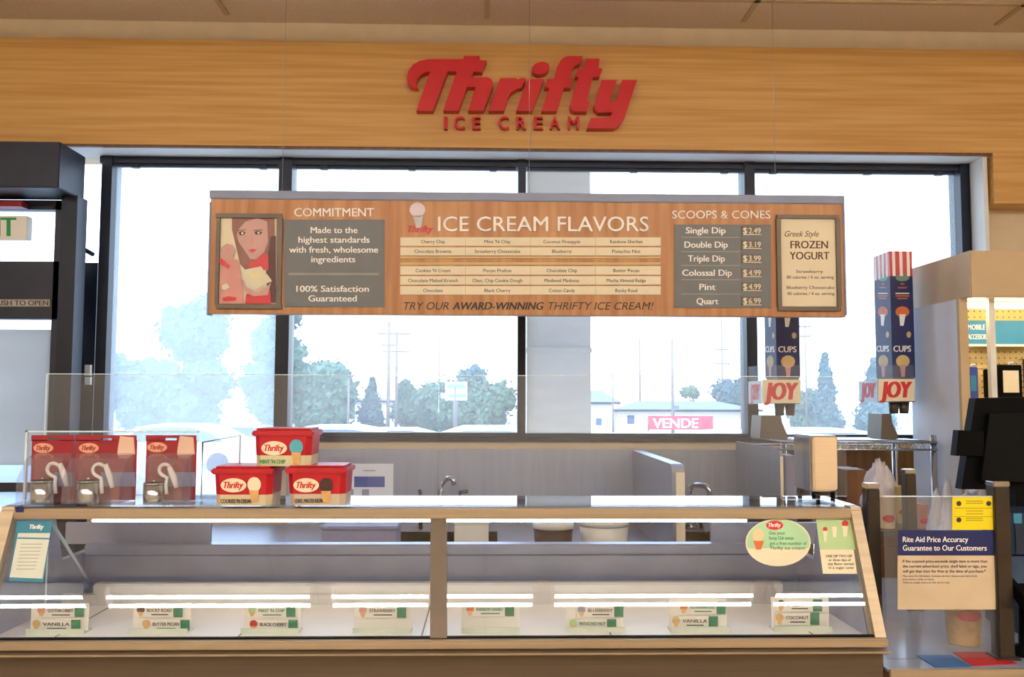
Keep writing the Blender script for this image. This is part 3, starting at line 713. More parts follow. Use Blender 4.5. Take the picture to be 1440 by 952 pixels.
m.build('oval_print', [K['red'], K['wtext'], M('sticker_peach', (236,206,160)), K['orange'], M('sticker_ink', (40,130,90))], e)

e = empty('cone_poster', GL.map(1180, 806), 'pale green and cream cone sheet in the upper right corner of the case glass', 'poster')
MB().poly([(1147,728),(1194,728),(1205,807),(1157,807)], GL, .0008, 0, .0005).build('poster_sheet', K['cream'], e)
m = MB().poly([(1147,727),(1196,727),(1202.5,773),(1152.5,773)], GL, .0004, 0, .0013)
m.build('poster_green', K['ltgreen'], e)
m = MB()
for cx, cy, kk in ((1160,747,.8), (1173,741,1), (1188,740,1.15)):
    m.ell(cx, cy-3*kk, 4*kk, 4*kk, GL, .0004, 0 if cx != 1173 else 2, .0018); m.poly([(cx-3.5*kk, cy), (cx+3.5*kk, cy), (cx+2.2*kk, cy+15), (cx-1.8*kk, cy+15)], GL, .0004, 1, .0019)
for i, (a, c) in enumerate(((1161,1198),(1165,1196),(1164,1200),(1165,1200))):
    m.text(('ONE DIP TWO DIP', 'or three dips of', 'any flavor served', 'in a sugar cone')[i], a, c, 784+i*5.4, 3.6, GL, .0004, 3, .0013, bold=.015)
m.build('poster_print', [K['red'], K['cream'], K['ltgreen'], K['ink']], e)

# ================================================================== things on the case top
ZTOPS = ZTOP+.004
def yon(py, px=700): return PZ(ZTOPS).map(px, py).y
YP = yon(706)
def pack(card, logo, cyl, ring, barp, scoopink, labelx, label, face, sheet):
    x0, y0, x1, y1 = card
    yc = YP+.03
    e = empty('scoop_package', (X((x0+x1)/2, yc, 700), yc, ZTOPS), label, 'packaged scoop', 'packaged ice cream scoops on the case')
    S = PY(yc)
    hx0, hx1, hy0, hy1 = (x0+x1)/2-8, (x0+x1)/2+8, y0+4, y0+8
    zlow = ZTOPS+.001
    c = MB().pbox(x0, y0, x1, hy0, yc, .0015).pbox(x0, hy0, hx0, hy1, yc, .0015).pbox(hx1, hy0, x1, hy1, yc, .0015)
    a0, a1 = X(x0, yc, 650), X(x1, yc, 650); c.box(a0, a1, yc, yc+.0015, zlow, Z(hy1, yc)); c.build('backing_card', K['dred'], e)
    lx, ly = logo
    m = MB().ell(lx, ly, 14, 7, S, .0005, 0).text('Thrifty', lx-10, lx+10, ly+3, 6.5, S, .0004, 1, .0005, bold=.03, shear=.3)
    if face: fx, fy = face; m.poly([(fx-9,fy-14),(fx+10,fy-12),(fx+12,fy+12),(fx-13,fy+13),(fx-12,fy+2)], S, .0005, 2)
    sx0, sx1 = sheet; m.rect(sx0, 664, sx1, 684, S, .0005, 3)
    m.build('card_pattern', [M('logo_cream', (222,160,130)), K['dred'], M('pale_patch', (222,186,164)), K['lav']], e)
    # steel cylinder scoop with its looped handle
    cx0, cx1, cy0, cy1 = cyl; r = (X(cx1, YP)-X(cx0, YP))/2*.96; cx = X((cx0+cx1)/2, YP, 690); zt = Z(cy0, YP)
    hh = zt-ZTOPS-.002
    m = MB().lathe([(r*.97, 0), (r, .002), (r, hh)], (cx, YP-.006, ZTOPS+.001)).lathe([(r*1.03, hh-.004), (r*1.03, hh)], (cx, YP-.006, ZTOPS+.001)).lathe([(.004, hh), (.004, hh+.006), (.001, hh+.007)], (cx, YP-.006, ZTOPS+.001), n=10)
    m.build('scoop_cylinder', K['chrome'], e)
    rx, ry, rr = ring; yh = YP-.008
    pts = [at(rx+rr*math.cos(a), ry-rr*math.sin(a), yh) for a in [math.radians(35+i*13) for i in range(17)]]
    pts += [at(rx+rr*.35, ry+rr*1.35, yh), at(cx1+1.5, cy0+3, yh), at(cx1+2.5, cy1-12, yh)]
    MB().tube(pts, .0042).build('scoop_handle', K['white'], e)
    b0, b1 = barp
    MB().tube([at(*b0, yh), at((b0[0]+b1[0])/2+1, (b0[1]+b1[1])/2-1, yh), at(*b1, yh)], [.006, .0075, .005]).build('scoop_lever', K['white'], e)
    # clear blister bubble
    bx0, bx1 = X(x0+4, yc, 680), X(x1-4, yc, 680)
    m = MB(); zt2 = Z(638, yc)
    m.prism([(bx0, yc-.001, ZTOPS+.002), (bx0, YP-.052, ZTOPS+.002), (bx0, YP-.05, Z(672, YP)), (bx0, YP-.012, zt2-.01), (bx0, yc-.001, zt2)], (bx1-bx0, 0, 0))
    m.build('blister', K['blister'], e)
    return e
pack((44,612,104,697), (61,630), (46,76,675,706), (75,660,8.5), ((84,652),(94,684)), None, 0, 'red scoop package nearest the entrance, without a pale round print', None, (76,102))
pack((106,612,192,697), (125,630), (110,141,675,706), (139,661,8.5), ((148,653),(158,686)), None, 0, 'red scoop package in the middle of the three, with a pale round print', (178,627), (142,190))
pack((205,612,276,695), (221,629), (203,232,678,707), (232,661,8), ((238,657),(248,686)), None, 0, 'red scoop package nearest the tubs, set apart from the other two', (262,627), (236,274))

def tub(lid, bot, band, face, label, scoop, txt, txtc, yf, logo):
    # lid=(x0,y0,x1), bot=(x0,x1,y)
    x0, y0, x1 = lid; bx0, bx1, by = bot
    zb_, zt = Z(by, yf), Z(y0, yf)
    if zb_ < ZTOPS: zb_ = ZTOPS
    tub.z = zt
    dp = .115
    a0, a1, b0, b1 = X(x0+3, yf, 680), X(x1-3, yf, 680), X(bx0, yf, 700), X(bx1, yf, 700)
    e = empty('ice_cream_tub', ((b0+b1)/2, yf+dp/2, zb_), label, 'ice cream tub', 'ice cream tubs stacked on the case')
    zl = zt-.018; zm = Z(band, yf)
    def ring(z):
        u = (z-zb_)/(zl-zb_); l = b0+(a0-b0)*u; r = b1+(a1-b1)*u; g = .006*(1-u); c = .012
        y0_, y1_ = yf+g, yf+dp-g
        return [(l+c, y0_, z), (r-c, y0_, z), (r, y0_+c, z), (r, y1_-c, z), (r-c, y1_, z), (l+c, y1_, z), (l, y1_-c, z), (l, y0_+c, z)]
    m = MB(); R0, R1, R2 = ring(zb_), ring(zm), ring(zl)
    m.add(R0+R1, [(i, (i+1) % 8, (i+1) % 8+8, i+8) for i in range(8)]+[tuple(range(8))], 1); m.add(R1+R2, [(i, (i+1) % 8, (i+1) % 8+8, i+8) for i in range(8)]+[tuple(range(8, 16))], 0)
    m.build('tub_body', [K['tubred'], M('tub_band', txtc[1], .5)], e)
    l0, l1 = X(x0, yf, 680), X(x1, yf, 680)
    MB().box(l0, l1, yf-.006, yf+dp+.004, zl, zl+.013, bev=.003).box(l0+.006, l1-.006, yf, yf+dp-.004, zl+.012, zt, bev=.003).build('tub_lid', K['tubred'], e)
    FS = Pl((0, yf+.003, (zb_+zl)/2), (0, -1, -(.006)/(zl-zb_)))
    lx, ly = logo
    lo = MB().ell(lx, ly, 18, 10, FS, .0006, 0, .003); lo.text('Thrifty', lx-14, lx+14, ly+4, 9, FS, .0005, 1, .0036, bold=.03, shear=.3); lo.build('tub_logo', [K['cream'], K['red']], e)
    fx, fy = face
    ic = MB().ell(fx, fy, 9.5, 10.5, FS, .0006, 0, .003).poly([(fx-7, fy+8), (fx+7, fy+8), (fx+4.5, fy+24), (fx-4, fy+24)], FS, .0006, 1, .0037); ic.build('tub_cone_print', [K[scoop], K['waffle']], e)
    w = min(44, len(txt)*3)
    MB().text(txt, bx0+9, bx0+9+w, (band+by)/2+3, 5.5, FS, .0005, 0, .003, bold=.02).build('tub_flavor_text', txtc[0], e)
    return e
YU = yon(711)
tub((297,656,385), (302,380,712), 696, (358,681), 'red ice cream tub at the left of the bottom row, with a cream scoop print', 'cream', "COOKIES 'N CREAM", (K['ink'], (206,190,156)), YU, (329,682))
tub((401,655,489), (406,484,712), 695, (459,682), 'red ice cream tub at the right of the bottom row, dark brown scoop print', 'choc', 'CHOC. MALTED KRUNCH', (K['ink'], (196,180,160)), YU, (431,682))
ytop = tub.z
# the third tub stands on the two lids
ht = tub((353,603,440), (357,434,656), 641, (417,628), 'red ice cream tub standing on top of the two others, with a blue scoop print', 'mint', "MINT 'N CHIP", (K['exitg'], (210,202,164)), YU+.002, (386,630))

# clear stand at the left end and a clear bin behind the tubs
e = empty('acrylic_stand', (X(90, YP+.05, 700), YP+.05, ZTOPS), 'clear acrylic stand behind the red scoop packages', 'display stand')
MB().box(X(38, YP+.04), X(280, YP+.04), YP+.04, YP+.045, ZTOPS, Z(607, YP+.04)).build('stand_back', K['glass'], e)
MB().box(X(38, YP+.04), X(41, YP+.04), YP+.0385, YP+.0465, ZTOPS, Z(607, YP+.04)).box(X(38, YP+.04), X(280, YP+.04), YP+.0385, YP+.0465, Z(609, YP+.04), Z(607, YP+.04)).build('stand_edge', K['edge'], e)
e = empty('clear_bin', (X(312, yon(703)), yon(703), ZTOPS), 'clear plastic bin behind the left tub of the bottom row', 'bin')
yb_ = yon(703)
m = MB(); q = [at(285, 622, yb_), at(338, 612, yb_)]
m.prism([(q[0].x, yb_, ZTOPS+.001), (q[1].x, yb_, ZTOPS+.001), (q[1].x, yb_, q[1].z), (q[0].x, yb_, q[0].z)], (0, .004, 0))
m.build('bin_front', K['blister'], e)
MB().tube([(q[0].x, yb_, ZTOPS+.002), q[0], q[1], (q[1].x, yb_, ZTOPS+.002)], .0025).build('bin_rim', K['edge'], e)

# sneeze guard along the rear edge of the top
YQ = YTB-.012
e = empty('sneeze_guard', (X(640, YQ), YQ, ZTOPS), 'wide clear acrylic sneeze guard along the case top', 'sneeze guard')
xs = [62, 616, 1196]
for a, b in ((62, 616), (617, 1190)):
    MB().box(X(a, YQ, 620), X(b, YQ, 620), YQ, YQ+.005, ZTOPS, Z(528, YQ)).build('guard_panel', K['glass'], e)
MB().box(X(62, YQ, 620), X(1190, YQ, 620), YQ-.0003, YQ+.0053, Z(528, YQ)-.0008, Z(528, YQ)+.0008).box(X(62, YQ, 620)-.001, X(62, YQ, 620)+.001, YQ-.0003, YQ+.0053, ZTOPS, Z(528, YQ)).build('guard_edge', K['edge'], e)

# napkin dispenser
yn = yon(700, 1150)
e = empty('napkin_dispenser', (X(1150, yn), yn, ZTOPS), 'chrome napkin dispenser full of beige napkins at the right end of the case top', 'napkin dispenser')
nx0, nx1 = X(1142, yn-.02, 650), X(1180, yn-.02, 650)
zb_, zt = ZTOPS+.016, Z(612, yn-.02)
MB().box(nx0-.001, nx1+.002, yn-.01, yn+.11, zb_, zt, bev=.004).build('dispenser_shell', K['chrome'], e)
MB().box(nx0+.004, nx1-.004, yn-.02, yn-.006, zb_+.004, zt-.004, bev=.003).build('napkin_stack', K['napkin'], e)
for xx in (nx0+.01, nx1-.01):
    for yy in (yn+.0, yn+.1): MB().lathe([(.005, 0), (.006, .008), (.005, .016)], (xx, yy, ZTOPS), n=10).build('foot', K['blackm'], e)

# ================================================================== back counter with sinks
YBS, YCF = 4.2, 3.3
ZK = 0.92
bx0, bx1 = X(300, YBS), X(1035, YBS, 640)+.013
e = empty('sink_counter', ((bx0+bx1)/2, 3.75, 0), 'stainless sink counter with a tall backsplash under the windows', 'counter')
MB().box(X(405, YBS), bx1, YBS, YBS+.03, ZK-.02, Z(632, YBS), bev=.002).build('backsplash', K['steelv'], e)
ct = MB(); sk = [(X(560, 3.9), X(700, 3.9)), (X(940, 3.9), X(1040, 3.9))]
ct.box(bx0, bx1, YCF, 3.5, ZK-.04, ZK); ct.box(bx0, bx1, 3.95, YBS, ZK-.04, ZK)
cur = bx0
for a, b in sk: ct.box(cur, a, 3.5, 3.95, ZK-.04, ZK); cur = b
ct.box(cur, bx1, 3.5, 3.95, ZK-.04, ZK); ct.build('counter_top', K['steelv'], e)
for a, b in sk:
    MB().box(a-.002, b+.002, 3.498, 3.952, ZK-.25, ZK-.245).box(a-.004, a, 3.5, 3.95, ZK-.25, ZK-.002).box(b, b+.004, 3.5, 3.95, ZK-.25, ZK-.002).box(a, b, 3.496, 3.5, ZK-.25, ZK-.002).box(a, b, 3.95, 3.954, ZK-.25, ZK-.002).build('sink_basin', K['steel'], e)
MB().box(bx0+.02, bx1-.02, YCF+.05, YBS, .1, ZK-.26).box(bx0+.02, bx1-.02, YCF+.05, YCF+.07, ZK-.26, ZK-.04).build('counter_base', K['steelv'], e)
for x0b, yfr, zpx, th in ((890, 3.3, 633, .047), (1035, 3.56, 620, .012)):
    x = X(x0b, YBS, 640); zt = Z(zpx, YBS)
    m = MB(); c = .03
    m.prism([(x, YBS, ZK), (x, YBS, zt), (x, yfr+c, zt), (x, yfr+c*.3, zt-c*.3), (x, yfr, zt-c), (x, yfr, ZK)], (th, 0, 0)); m.build('side_splash', [K['steelv']], e)
    MB().box(x+th*.3 if th > .02 else x, x+th, yfr-.002, yfr+.004, ZK, zt-c).build('splash_edge', K['cream'], e)
def faucet(pts, r, extra, label):
    b = Vector(pts[0]); e = empty('faucet', (b.x, b.y, ZK), label, 'faucet', 'faucets on the sink counter')
    MB().tube([(b.x, b.y, ZK)]+pts, r, n=10).build('spout', K['chrome'], e)
    MB().lathe([(.028, 0), (.028, .012), (.014, .03)], (b.x, b.y, ZK)).build('faucet_base', K['chrome'], e)
    for q in extra: MB().tube(q, .009).build('faucet_handle', K['dark'], e)
yq = 4.05
faucet([at(619, 705, yq), at(619, 690, yq), at(624, 678, yq), at(630, 672, yq-.03), at(637, 674, yq-.06), at(639, 682, yq-.06)], .011,
       [[Vector((X(592, yq, 695), yq, ZK)), at(592, 700, yq), at(590, 688, yq)], [Vector((X(648, yq, 695), yq, ZK)), at(648, 697, yq), at(646, 692, yq), at(658, 691, yq)]], 'gooseneck faucet with two dark handles in the middle of the backsplash')
faucet([at(971, 700, yq), at(972, 684, yq), at(976, 681, yq-.03), at(994, 684, yq-.12), at(998, 690, yq-.12), at(999, 696, yq-.12)], .013, [[Vector((X(985, yq, 695), yq, ZK)), at(985, 700, yq)]], 'low bent faucet between the two side splashes')
e = empty('wash_notice', at(520, 703, YBS), 'white notice with a blue bar on the backsplash behind the right tub', 'notice')
S = PY(YBS-.0015)
MB().pbox(487, 652, 553, 702, YBS-.0015, .0015).build('notice_sheet', K['panelwhite'], e)
m = MB().rect(498, 670, 541, 685, S, .0004, 0); m.rect(488, 688, 497, 696, S, .0004, 1); m.rect(509, 688, 519, 697, S, .0004, 1); m.rect(511, 661, 528, 662.5, S, .0004, 1)
m.build('notice_print', [K['blue'], K['lav']], e)
def onc(name, px0, px1, top, y, mat, label, cat, shape='box'):
    y -= .04
    x0, x1 = X(px0, y), X(px1, y); zt = Z(top, y)
    e = empty(name, ((x0+x1)/2, y+.08, ZK), label, cat)
    if shape == 'box':
        MB().box(x0, x1, y, y+.16, ZK, zt-.01, bev=.006).build('box_body', mat, e); MB().box(x0-.003, x1+.003, y-.003, y+.163, zt-.012, zt, bev=.003).build('box_lid', mat, e)
    else:
        r = (x1-x0)/2; h = zt-ZK
        MB().lathe([(r*.9, 0), (r, h*.8)], ((x0+x1)/2, y+r, ZK)).build('tub_body', mat, e); MB().lathe([(r*1.04, h*.8), (r*1.04, h*.97), (r*.95, h)], ((x0+x1)/2, y+r, ZK)).build('tub_lid', K['white'], e)
onc('storage_box', 640, 688, 733, 3.36, K['white'], 'white box on the sink counter, seen through the case just right of its mullion', 'box')
onc('supply_tub', 818, 888, 733, 3.36, K['white'], 'wide white tub on the sink counter, seen through the middle of the right case glass', 'tub', 'tub')
onc('supply_tub', 752, 808, 737, 3.36, K['choc'], 'brown tub with a white lid left of the wide white tub, seen through the case', 'tub', 'tub')
onc('storage_box', 455, 560, 740, 3.36, K['lav'], 'flat lilac grey box on the sink counter, seen through the left case glass', 'box')

# ================================================================== wire shelf with cone towers
YSH = 3.64
zs = Z(622, YSH, 1200)
sx0, sx1 = bx1+.012, X(1318, YSH, 620)
e = empty('wire_shelf', ((sx0+sx1)/2, YSH+.2, 0), 'chrome wire shelving unit under the cone towers', 'shelf')
m = MB()
for lvl in (zs,):
    for yy in (YSH, YSH+.38): m.tube([(sx0, yy, lvl), (sx1, yy, lvl)], .005).tube([(sx0, yy, lvl-.03), (sx1, yy, lvl-.03)], .004)
    n = 40
    for yy in (YSH,):
        m.tube([(sx0+(sx1-sx0)*i/n, yy, lvl-(.03 if i % 2 else 0)) for i in range(n+1)], .003, n=5)
    for i in range(34): xx = sx0+(sx1-sx0)*(i+.5)/34; m.tube([(xx, YSH, lvl+.003), (xx, YSH+.38, lvl+.003)], .0025, n=5)
m.build('wire_tray', K['chrome'], e)
m = MB(); l2 = .75
for yy in (YSH, YSH+.38): m.tube([(sx0, yy, l2), (sx1, yy, l2)], .005)
for i in range(34): xx = sx0+(sx1-sx0)*(i+.5)/34; m.tube([(xx, YSH, l2+.003), (xx, YSH+.38, l2+.003)], .0025, n=5)
m.build('wire_tray', K['chrome'], e)
for xx in (sx0+.14, sx1-.01):
    for yy in (YSH+.012, YSH+.37): MB().tube([(xx, yy, 0), (xx, yy, zs+.03)], .0125, n=12).build('shelf_post', K['chrome'], e)
def tower(px_l, px_f0, px_f1, top, bot, plate, foot, ybox, label, off):
    yb_ = ybox+.16
    zb_ = zs+.006
    e = empty('cone_tower', (X((px_f0+px_f1)/2, ybox, 600), ybox+.08, zb_), label, 'cone dispenser', 'tall blue cone dispensers by the window')
    x0, x1 = X(px_f0, ybox, 450), X(px_f1, ybox, 450); S = PY(ybox); SL = PX(x0, -1)
    zt, zbt = Z(top, ybox, px_f0), Z(bot, ybox, px_f0)
    bd = MB().box(x0, x1, ybox, yb_, zbt, zt-.11).build('cone_box', K['navy'], e)
    MB().box(x0, x1, ybox, yb_, zt-.11, zt).build('striped_top', K['red'], bd)
    w = x1-x0
    m = MB()
    for i in range(3):
        a = x0+w*(.12+.32*i); m.box(a, a+w*.13, ybox-.0008, ybox, zt-.11, zt); 
    for i in range(4):
        a = ybox+.16*(.1+.24*i); m.box(x0-.0008, x0, a, a+.018, zt-.11, zt)
    m.build('white_stripe', K['wtext'], bd)
    m = MB(); h = bot-top
    back = proj((x0, yb_, (zt+zbt)/2))[0]
    for SS, l, r in ((S, px_f0, px_f1), (Pl((x0, 0, 0), (-1, 0, 0)), back, px_f0)):
        cx = (l+r)/2; f = r-l; g = 32
        Yp = lambda u: top+h*u
        m.ell(cx, Yp(.21), f*.3, g*.16, SS, .0006, 1)
        for u, hw in ((.255, .08), (.285, .2), (.33, .3), (.35, .3), (.37, .22)): m.rect(cx-f*hw, Yp(u), cx+f*hw, Yp(u)+1.6, SS, .0006, 2 if u != .33 else 3)
        m.ell(cx, Yp(.48), f*.3, g*.24, SS, .0006, 2); m.poly([(cx-f*.14, Yp(.5)), (cx+f*.14, Yp(.5)), (cx+f*.05, Yp(.59)), (cx-f*.1, Yp(.59))], SS, .0008, 3)
        m.text('CUPS', cx-f*.4, cx+f*.38, Yp(.795), g*.26, SS, .0006, 3, bold=.02)
        m.ell(cx+f*.28, Yp(.66), f*.1, g*.14, SS, .0006, 4)
        m.ell(cx+f*.02, Yp(.87), f*.3, g*.27, SS, .0006, 4); m.poly([(cx-f*.12, Yp(.9)), (cx+f*.14, Yp(.9)), (cx+f*.1, Yp(.995)), (cx-f*.04, Yp(.995))], SS, .0008, 5)
    m.build('tower_pattern', [K['ink'], M('badge_green', (120,150,130)), K['orange'], K['wtext'], K['tan'], K['pink']], bd)
    # clear dispenser collar with the red word plate
    p0, p1, q0, q1 = plate
    xa, xb = X(p0, ybox-.03, 550), X(p1, ybox-.03, 550)
    MB().box(xa, xb, ybox-.03, ybox-.027, Z(q1, ybox-.03), Z(q0-22, ybox-.03)).box(xa, xa+.003, ybox-.03, yb_, Z(q1, ybox-.03), Z(q0-22, ybox-.03)).box(xa, xb, yb_, yb_+.003, Z(q1, ybox-.03), Z(q0-22, ybox-.03)).build('clear_collar', K['glass'], e)
    SP = PY(ybox-.0312)
    pl = MB().rect(p0+1, q0, p1, q1, SP, .001); px = MB().box(xa-.001, xa, ybox-.028, yb_, Z(q1, ybox-.03), Z(q0, ybox-.03))
    pp = pl.build('word_plate', K['cream'], e); px.build('word_plate', K['panelwhite'], e)
    ff = p1-p0
    MB().text('JOY', p0+3, p1-3, q1-5, (q1-q0)*.72, SP, .0008, 0, .001, bold=.05, shear=.15).build('plate_letters', K['red'], pp)
    sb = proj((xa, yb_, Z(q1, ybox)))[0]
    MB().text('JOY', sb+2, p0-2, q1-5, (q1-q0)*.66, Pl((xa-.001, 0, 0), (-1, 0, 0)), .0008, bold=.04, shear=.1).build('side_letters', K['red'], pp)
    t = MB(); zc = Z(q1, ybox)
    for dx in (.25, .7): t.lathe([(.018, 0), (.024, .06)], (x0+w*dx, ybox+.05, zc-.05), n=14)
    t.box(x0+.005, x1-.005, ybox, yb_, zc, zbt); t.build('cup_chute', K['frm'], e)
    f0, f1 = foot
    a0, a1 = X(f0, ybox, 610), X(f1, ybox, 610); h0, h1 = zb_, zc-.05
    m = MB().prism([(a0-.005, ybox+.02, h0), (a1+.012, ybox+.02, h0), (a1+.01, ybox+.02, h0+.02), (a1-.012, ybox+.02, h0+.07), (a1-.016, ybox+.02, h1), (a0+.003, ybox+.02, h1)], (0, .14, 0))
    m.build('dispenser_foot', K['frm'], e)
YT = 3.80
tower(1233, 1253, 1285, 353, 531, (1234, 1286, 533, 564), (1243, 1262), YT, 'tall blue cone tower with its striped red top clear of the menu board', 0)
tower(1072, 1091, 1124, 357, 531, (1071, 1126, 534, 567), (1072, 1106), YT, 'tall blue cone tower half hidden behind the end of the menu board', 0)

# brown panel and items in the dark corner
tag(MB().box(X(1110, 4.24), X(1300, 4.24), 4.2, 4.29, 0, Z(630, 4.24)).build('wood_panel', K['brownwood'], origin=(X(1250, 4.24), 4.24, 0)), 'brown wood panel on the wall behind the wire shelf', 'panel')
def shelfbox(px0, px1, top, y, mat, label, name='storage_box'):
    x0, x1 = X(px0, y), X(px1, y); zb_ = .757; e = empty(name, ((x0+x1)/2, y+.1, zb_), label, 'box')
    MB().box(x0, x1, y, y+.2, zb_, Z(top, y), bev=.004).build('carton', mat, e); MB().box(x0-.002, x1+.002, y+.09, y+.11, zb_+.01, Z(top, y)+.001).build('tape_band', K['tan'], e)
shelfbox(1103, 1118, 640, 3.8, K['lav'], 'lilac grey carton on the wire shelf left of the napkin dispenser')
shelfbox(1186, 1216, 660, 3.8, K['brownwood'], 'brown carton on the wire shelf right of the napkin dispenser')

# ================================================================== endcap display at the right
YE0, YE1 = 3.45, 3.95
ex1 = X(1600, YE0)
e = empty('product_display', (X(1480, 3.7), 3.7, 0), 'tall beige retail display with a lit pegboard at the right edge', 'display')
xe = X(1365, YE0, 400)
MB().box(xe, ex1, YE0, YE1, Z(418, YE0, 1400), Z(352, YE0, 1365), bev=.004).build('header_box', K['beige'], e)
xb0 = X(1347, YE0+.08, 500); ztp = Z(418, YE0, 1400)
MB().box(xb0, xb0+.03, YE0+.08, YE1-.02, 0, ztp).build('side_panel', K['panelwhite'], e)
MB().box(xb0, xb0+.035, YE0+.06, YE0+.08, 0, ztp).build('corner_post', K['beige'], e)
MB().box(xb0+.03, ex1-.03, YE0+.36, YE0+.40, 0, ztp).build('pegboard', K['peg'], e)
hl = MB(); SPp = YE0+.36
for i in range(60):
    for j in range(16):
        x = xb0+.05+j*.0254; z = ztp-.02-i*.0254
        hl.box(x-.003, x+.003, SPp-.0008, SPp, z-.003, z+.003)
hl.build('peg_holes', M('peg_hole_shadow', (150,110,60)), e)
MB().pbox(1395, 418, 1403, 700, YE0+.07, .025).build('centre_rail', K['white'], e)
st = MB().pbox(1358, 451, 1560, 484, YE0+.3, .01).build('sign_strip', K['skyblue'], e)
S = PY(YE0+.3)
MB().text('MOBILE', 1361, 1385, 463.5, 7, S, .001, bold=.01).text('ACCESSORIES', 1361, 1393, 477, 7, S, .001, bold=.01).build('strip_text', K['wtext'], st)
MB().pbox(1358, 484, 1560, 487.5, YE0+.28, .03).build('price_rail', K['white'], e)
MB().box(xb0+.03, ex1-.03, YE0+.1, YE0+.35, .68, .70).build('lower_shelf', K['beige'], e)
MB().tube([(xb0+.05, YE0+.12, ztp-.02), (ex1-.05, YE0+.12, ztp-.02)], .012).build('display_lamp', K['peglamp'], e)
def hung(px0, py0, px1, py1, mat, label, extra=None):
    y = YE0+.24; zc = Z(py0, y)
    h = empty('hanging_package', at((px0+px1)/2, py0, y), label, 'package', 'packages hanging on the lit pegboard')
    MB().pbox(px0, py0, px1, py1, y, .03, bev=.003).build('package_body', mat, h)
    x = X((px0+px1)/2, y, py0)
    MB().tube([(x, SPp, zc+.012), (x, y-.02, zc+.012), (x, y-.025, zc+.02)], .0025, n=6).build('peg_hook', K['chrome'], h)
    MB().pbox((px0+px1)/2-4, py0-4.5, (px0+px1)/2+4, py0, y+.012, .002).build('hang_tab', K['white'], h)
    if extra: MB().pbox(px0+extra[0], py0+extra[1], px1-extra[0], py1-extra[1], y-.002, .002).build('package_print', K[extra[2]], h)
hung(1362, 516, 1376, 562, K['blue'], 'slim blue package hanging nearest the beige corner post', (3, 12, 'skyblue'))
hung(1388, 519, 1400, 560, K['black'], 'slim black package hanging behind the white rail', (3, 8, 'choc'))
hung(1406, 513, 1438, 560, K['black'], 'black package with a large pale face hanging right of the white rail', (5, 8, 'cream'))
hung(1444, 505, 1470, 560, K['navy'], 'dark package hanging at the far right of the lit pegboard')

# ================================================================== cashier counter and barrier, lower right
ZQ = 0.915
qx0 = X(1243, 1.98, 940); qx1 = qx0+1.3
yq0, yq1 = PZ(ZQ).map(1340, 941).y, 2.95
e = empty('cashier_counter', ((qx0+qx1)/2, 2.4, 0), 'cashier counter with a glossy pale top at the lower right', 'counter')
MB().box(qx0, qx1, yq0, yq1, ZQ-.006, ZQ).build('counter_top', K['counter'], e)
MB().box(qx0, qx1, yq0-.012, yq0, ZQ-.03, ZQ+.002, bev=.002).build('front_edge', K['rail'], e)
MB().box(qx0, qx1, yq0+.02, yq1, 0, ZQ-.006).build('counter_base', K['brownwood'], e)
def mt(pts, mat, label):
    P = PZ(ZQ); c = P.map(sum(p[0] for p in pts)/4, sum(p[1] for p in pts)/4)
    o = MB().poly(pts, P, .002); return tag(o.build('counter_mat', mat, origin=(c.x, c.y, ZQ)), label, 'mat')
mt([(1288,922),(1338,922),(1366,938),(1315,939)], K['mat_blue'], 'blue printed mat lying on the cashier counter')
mt([(1340,918),(1395,917),(1430,934),(1368,937)], K['mat_red'], 'red mat lying on the cashier counter')
yfp = PZ(ZQ).map(1412, 930).y+.01
def post(px0, px1, top, y, label):
    x0, x1 = X(px0, y, 800), X(px1, y, 800); zt = Z(top, y, px0); w = x1-x0
    e = empty('barrier_post', ((x0+x1)/2, y+w/2, ZQ), label, 'post', 'posts of the clear counter barrier')
    MB().box(x0, x1, y, y+w, ZQ, zt-.012, bev=.002).build('post_shaft', K['dark'], e)
    MB().box(x0-.001, x1+.001, y-.001, y+w+.001, zt-.012, zt, bev=.002).build('post_cap', K['chrome'], e)
    MB().box(x0-.008, x1+.008, y-.008, y+w+.008, ZQ, ZQ+.006).build('post_foot', K['dark'], e)
    return x0, x1
yfl = 2.1
a = post(1222, 1240, 680, yfl, 'dark square post beside the right end of the dipping case')
b = post(1402, 1424, 677, yfp, 'dark square post right of the yellow sticker')
c = post(1277, 1292, 660, 2.5, 'dark square post farther back, between the cups')
e = empty('barrier_screen', ((a[1]+b[0])/2, 2.05, ZQ), 'clear acrylic screen between the two front barrier posts', 'screen')
ysc = yfp+.01
sx0_, sx1_ = X(1245, ysc, 800), X(1402, ysc, 800)
MB().box(sx0_, sx1_, ysc, ysc+.005, ZQ, Z(698, ysc, 1300)).build('screen_panel', K['glass'], e)
MB().box(sx0_, sx1_, ysc-.0005, ysc+.0055, Z(698, ysc, 1300)-.001, Z(698, ysc, 1300)+.001).build('screen_edge', K['edge'], e)
S = PY(ysc)
e = empty('price_notice', at(1331, 857, ysc), 'blue and cream price guarantee notice on the clear screen', 'notice')
MB().rect(1262, 746, 1400, 857, S, .001).build('notice_sheet', M('notice_cream', (206,186,156)), e)
MB().rect(1262, 745.5, 1400.5, 781, S, .0005, 0, .001).build('notice_header', K['navy'], e)
m = MB().text('Rite Aid Price Accuracy', 1269, 1361, 762, 7.5, S, .0005, 0, .0015, bold=.01).text('Guarantee to Our Customers', 1269, 1387, 774, 7.5, S, .0005, 0, .0015, bold=.01)
for i, s in enumerate(('If the scanned price exceeds single item is more than', 'the current advertised price, shelf label or sign, you', 'will get that item for free at the time of purchase.*')):
    m.text(s, 1269, 1388-i, 791+i*7, 4, S, .0005, 1, .001, bold=.012)
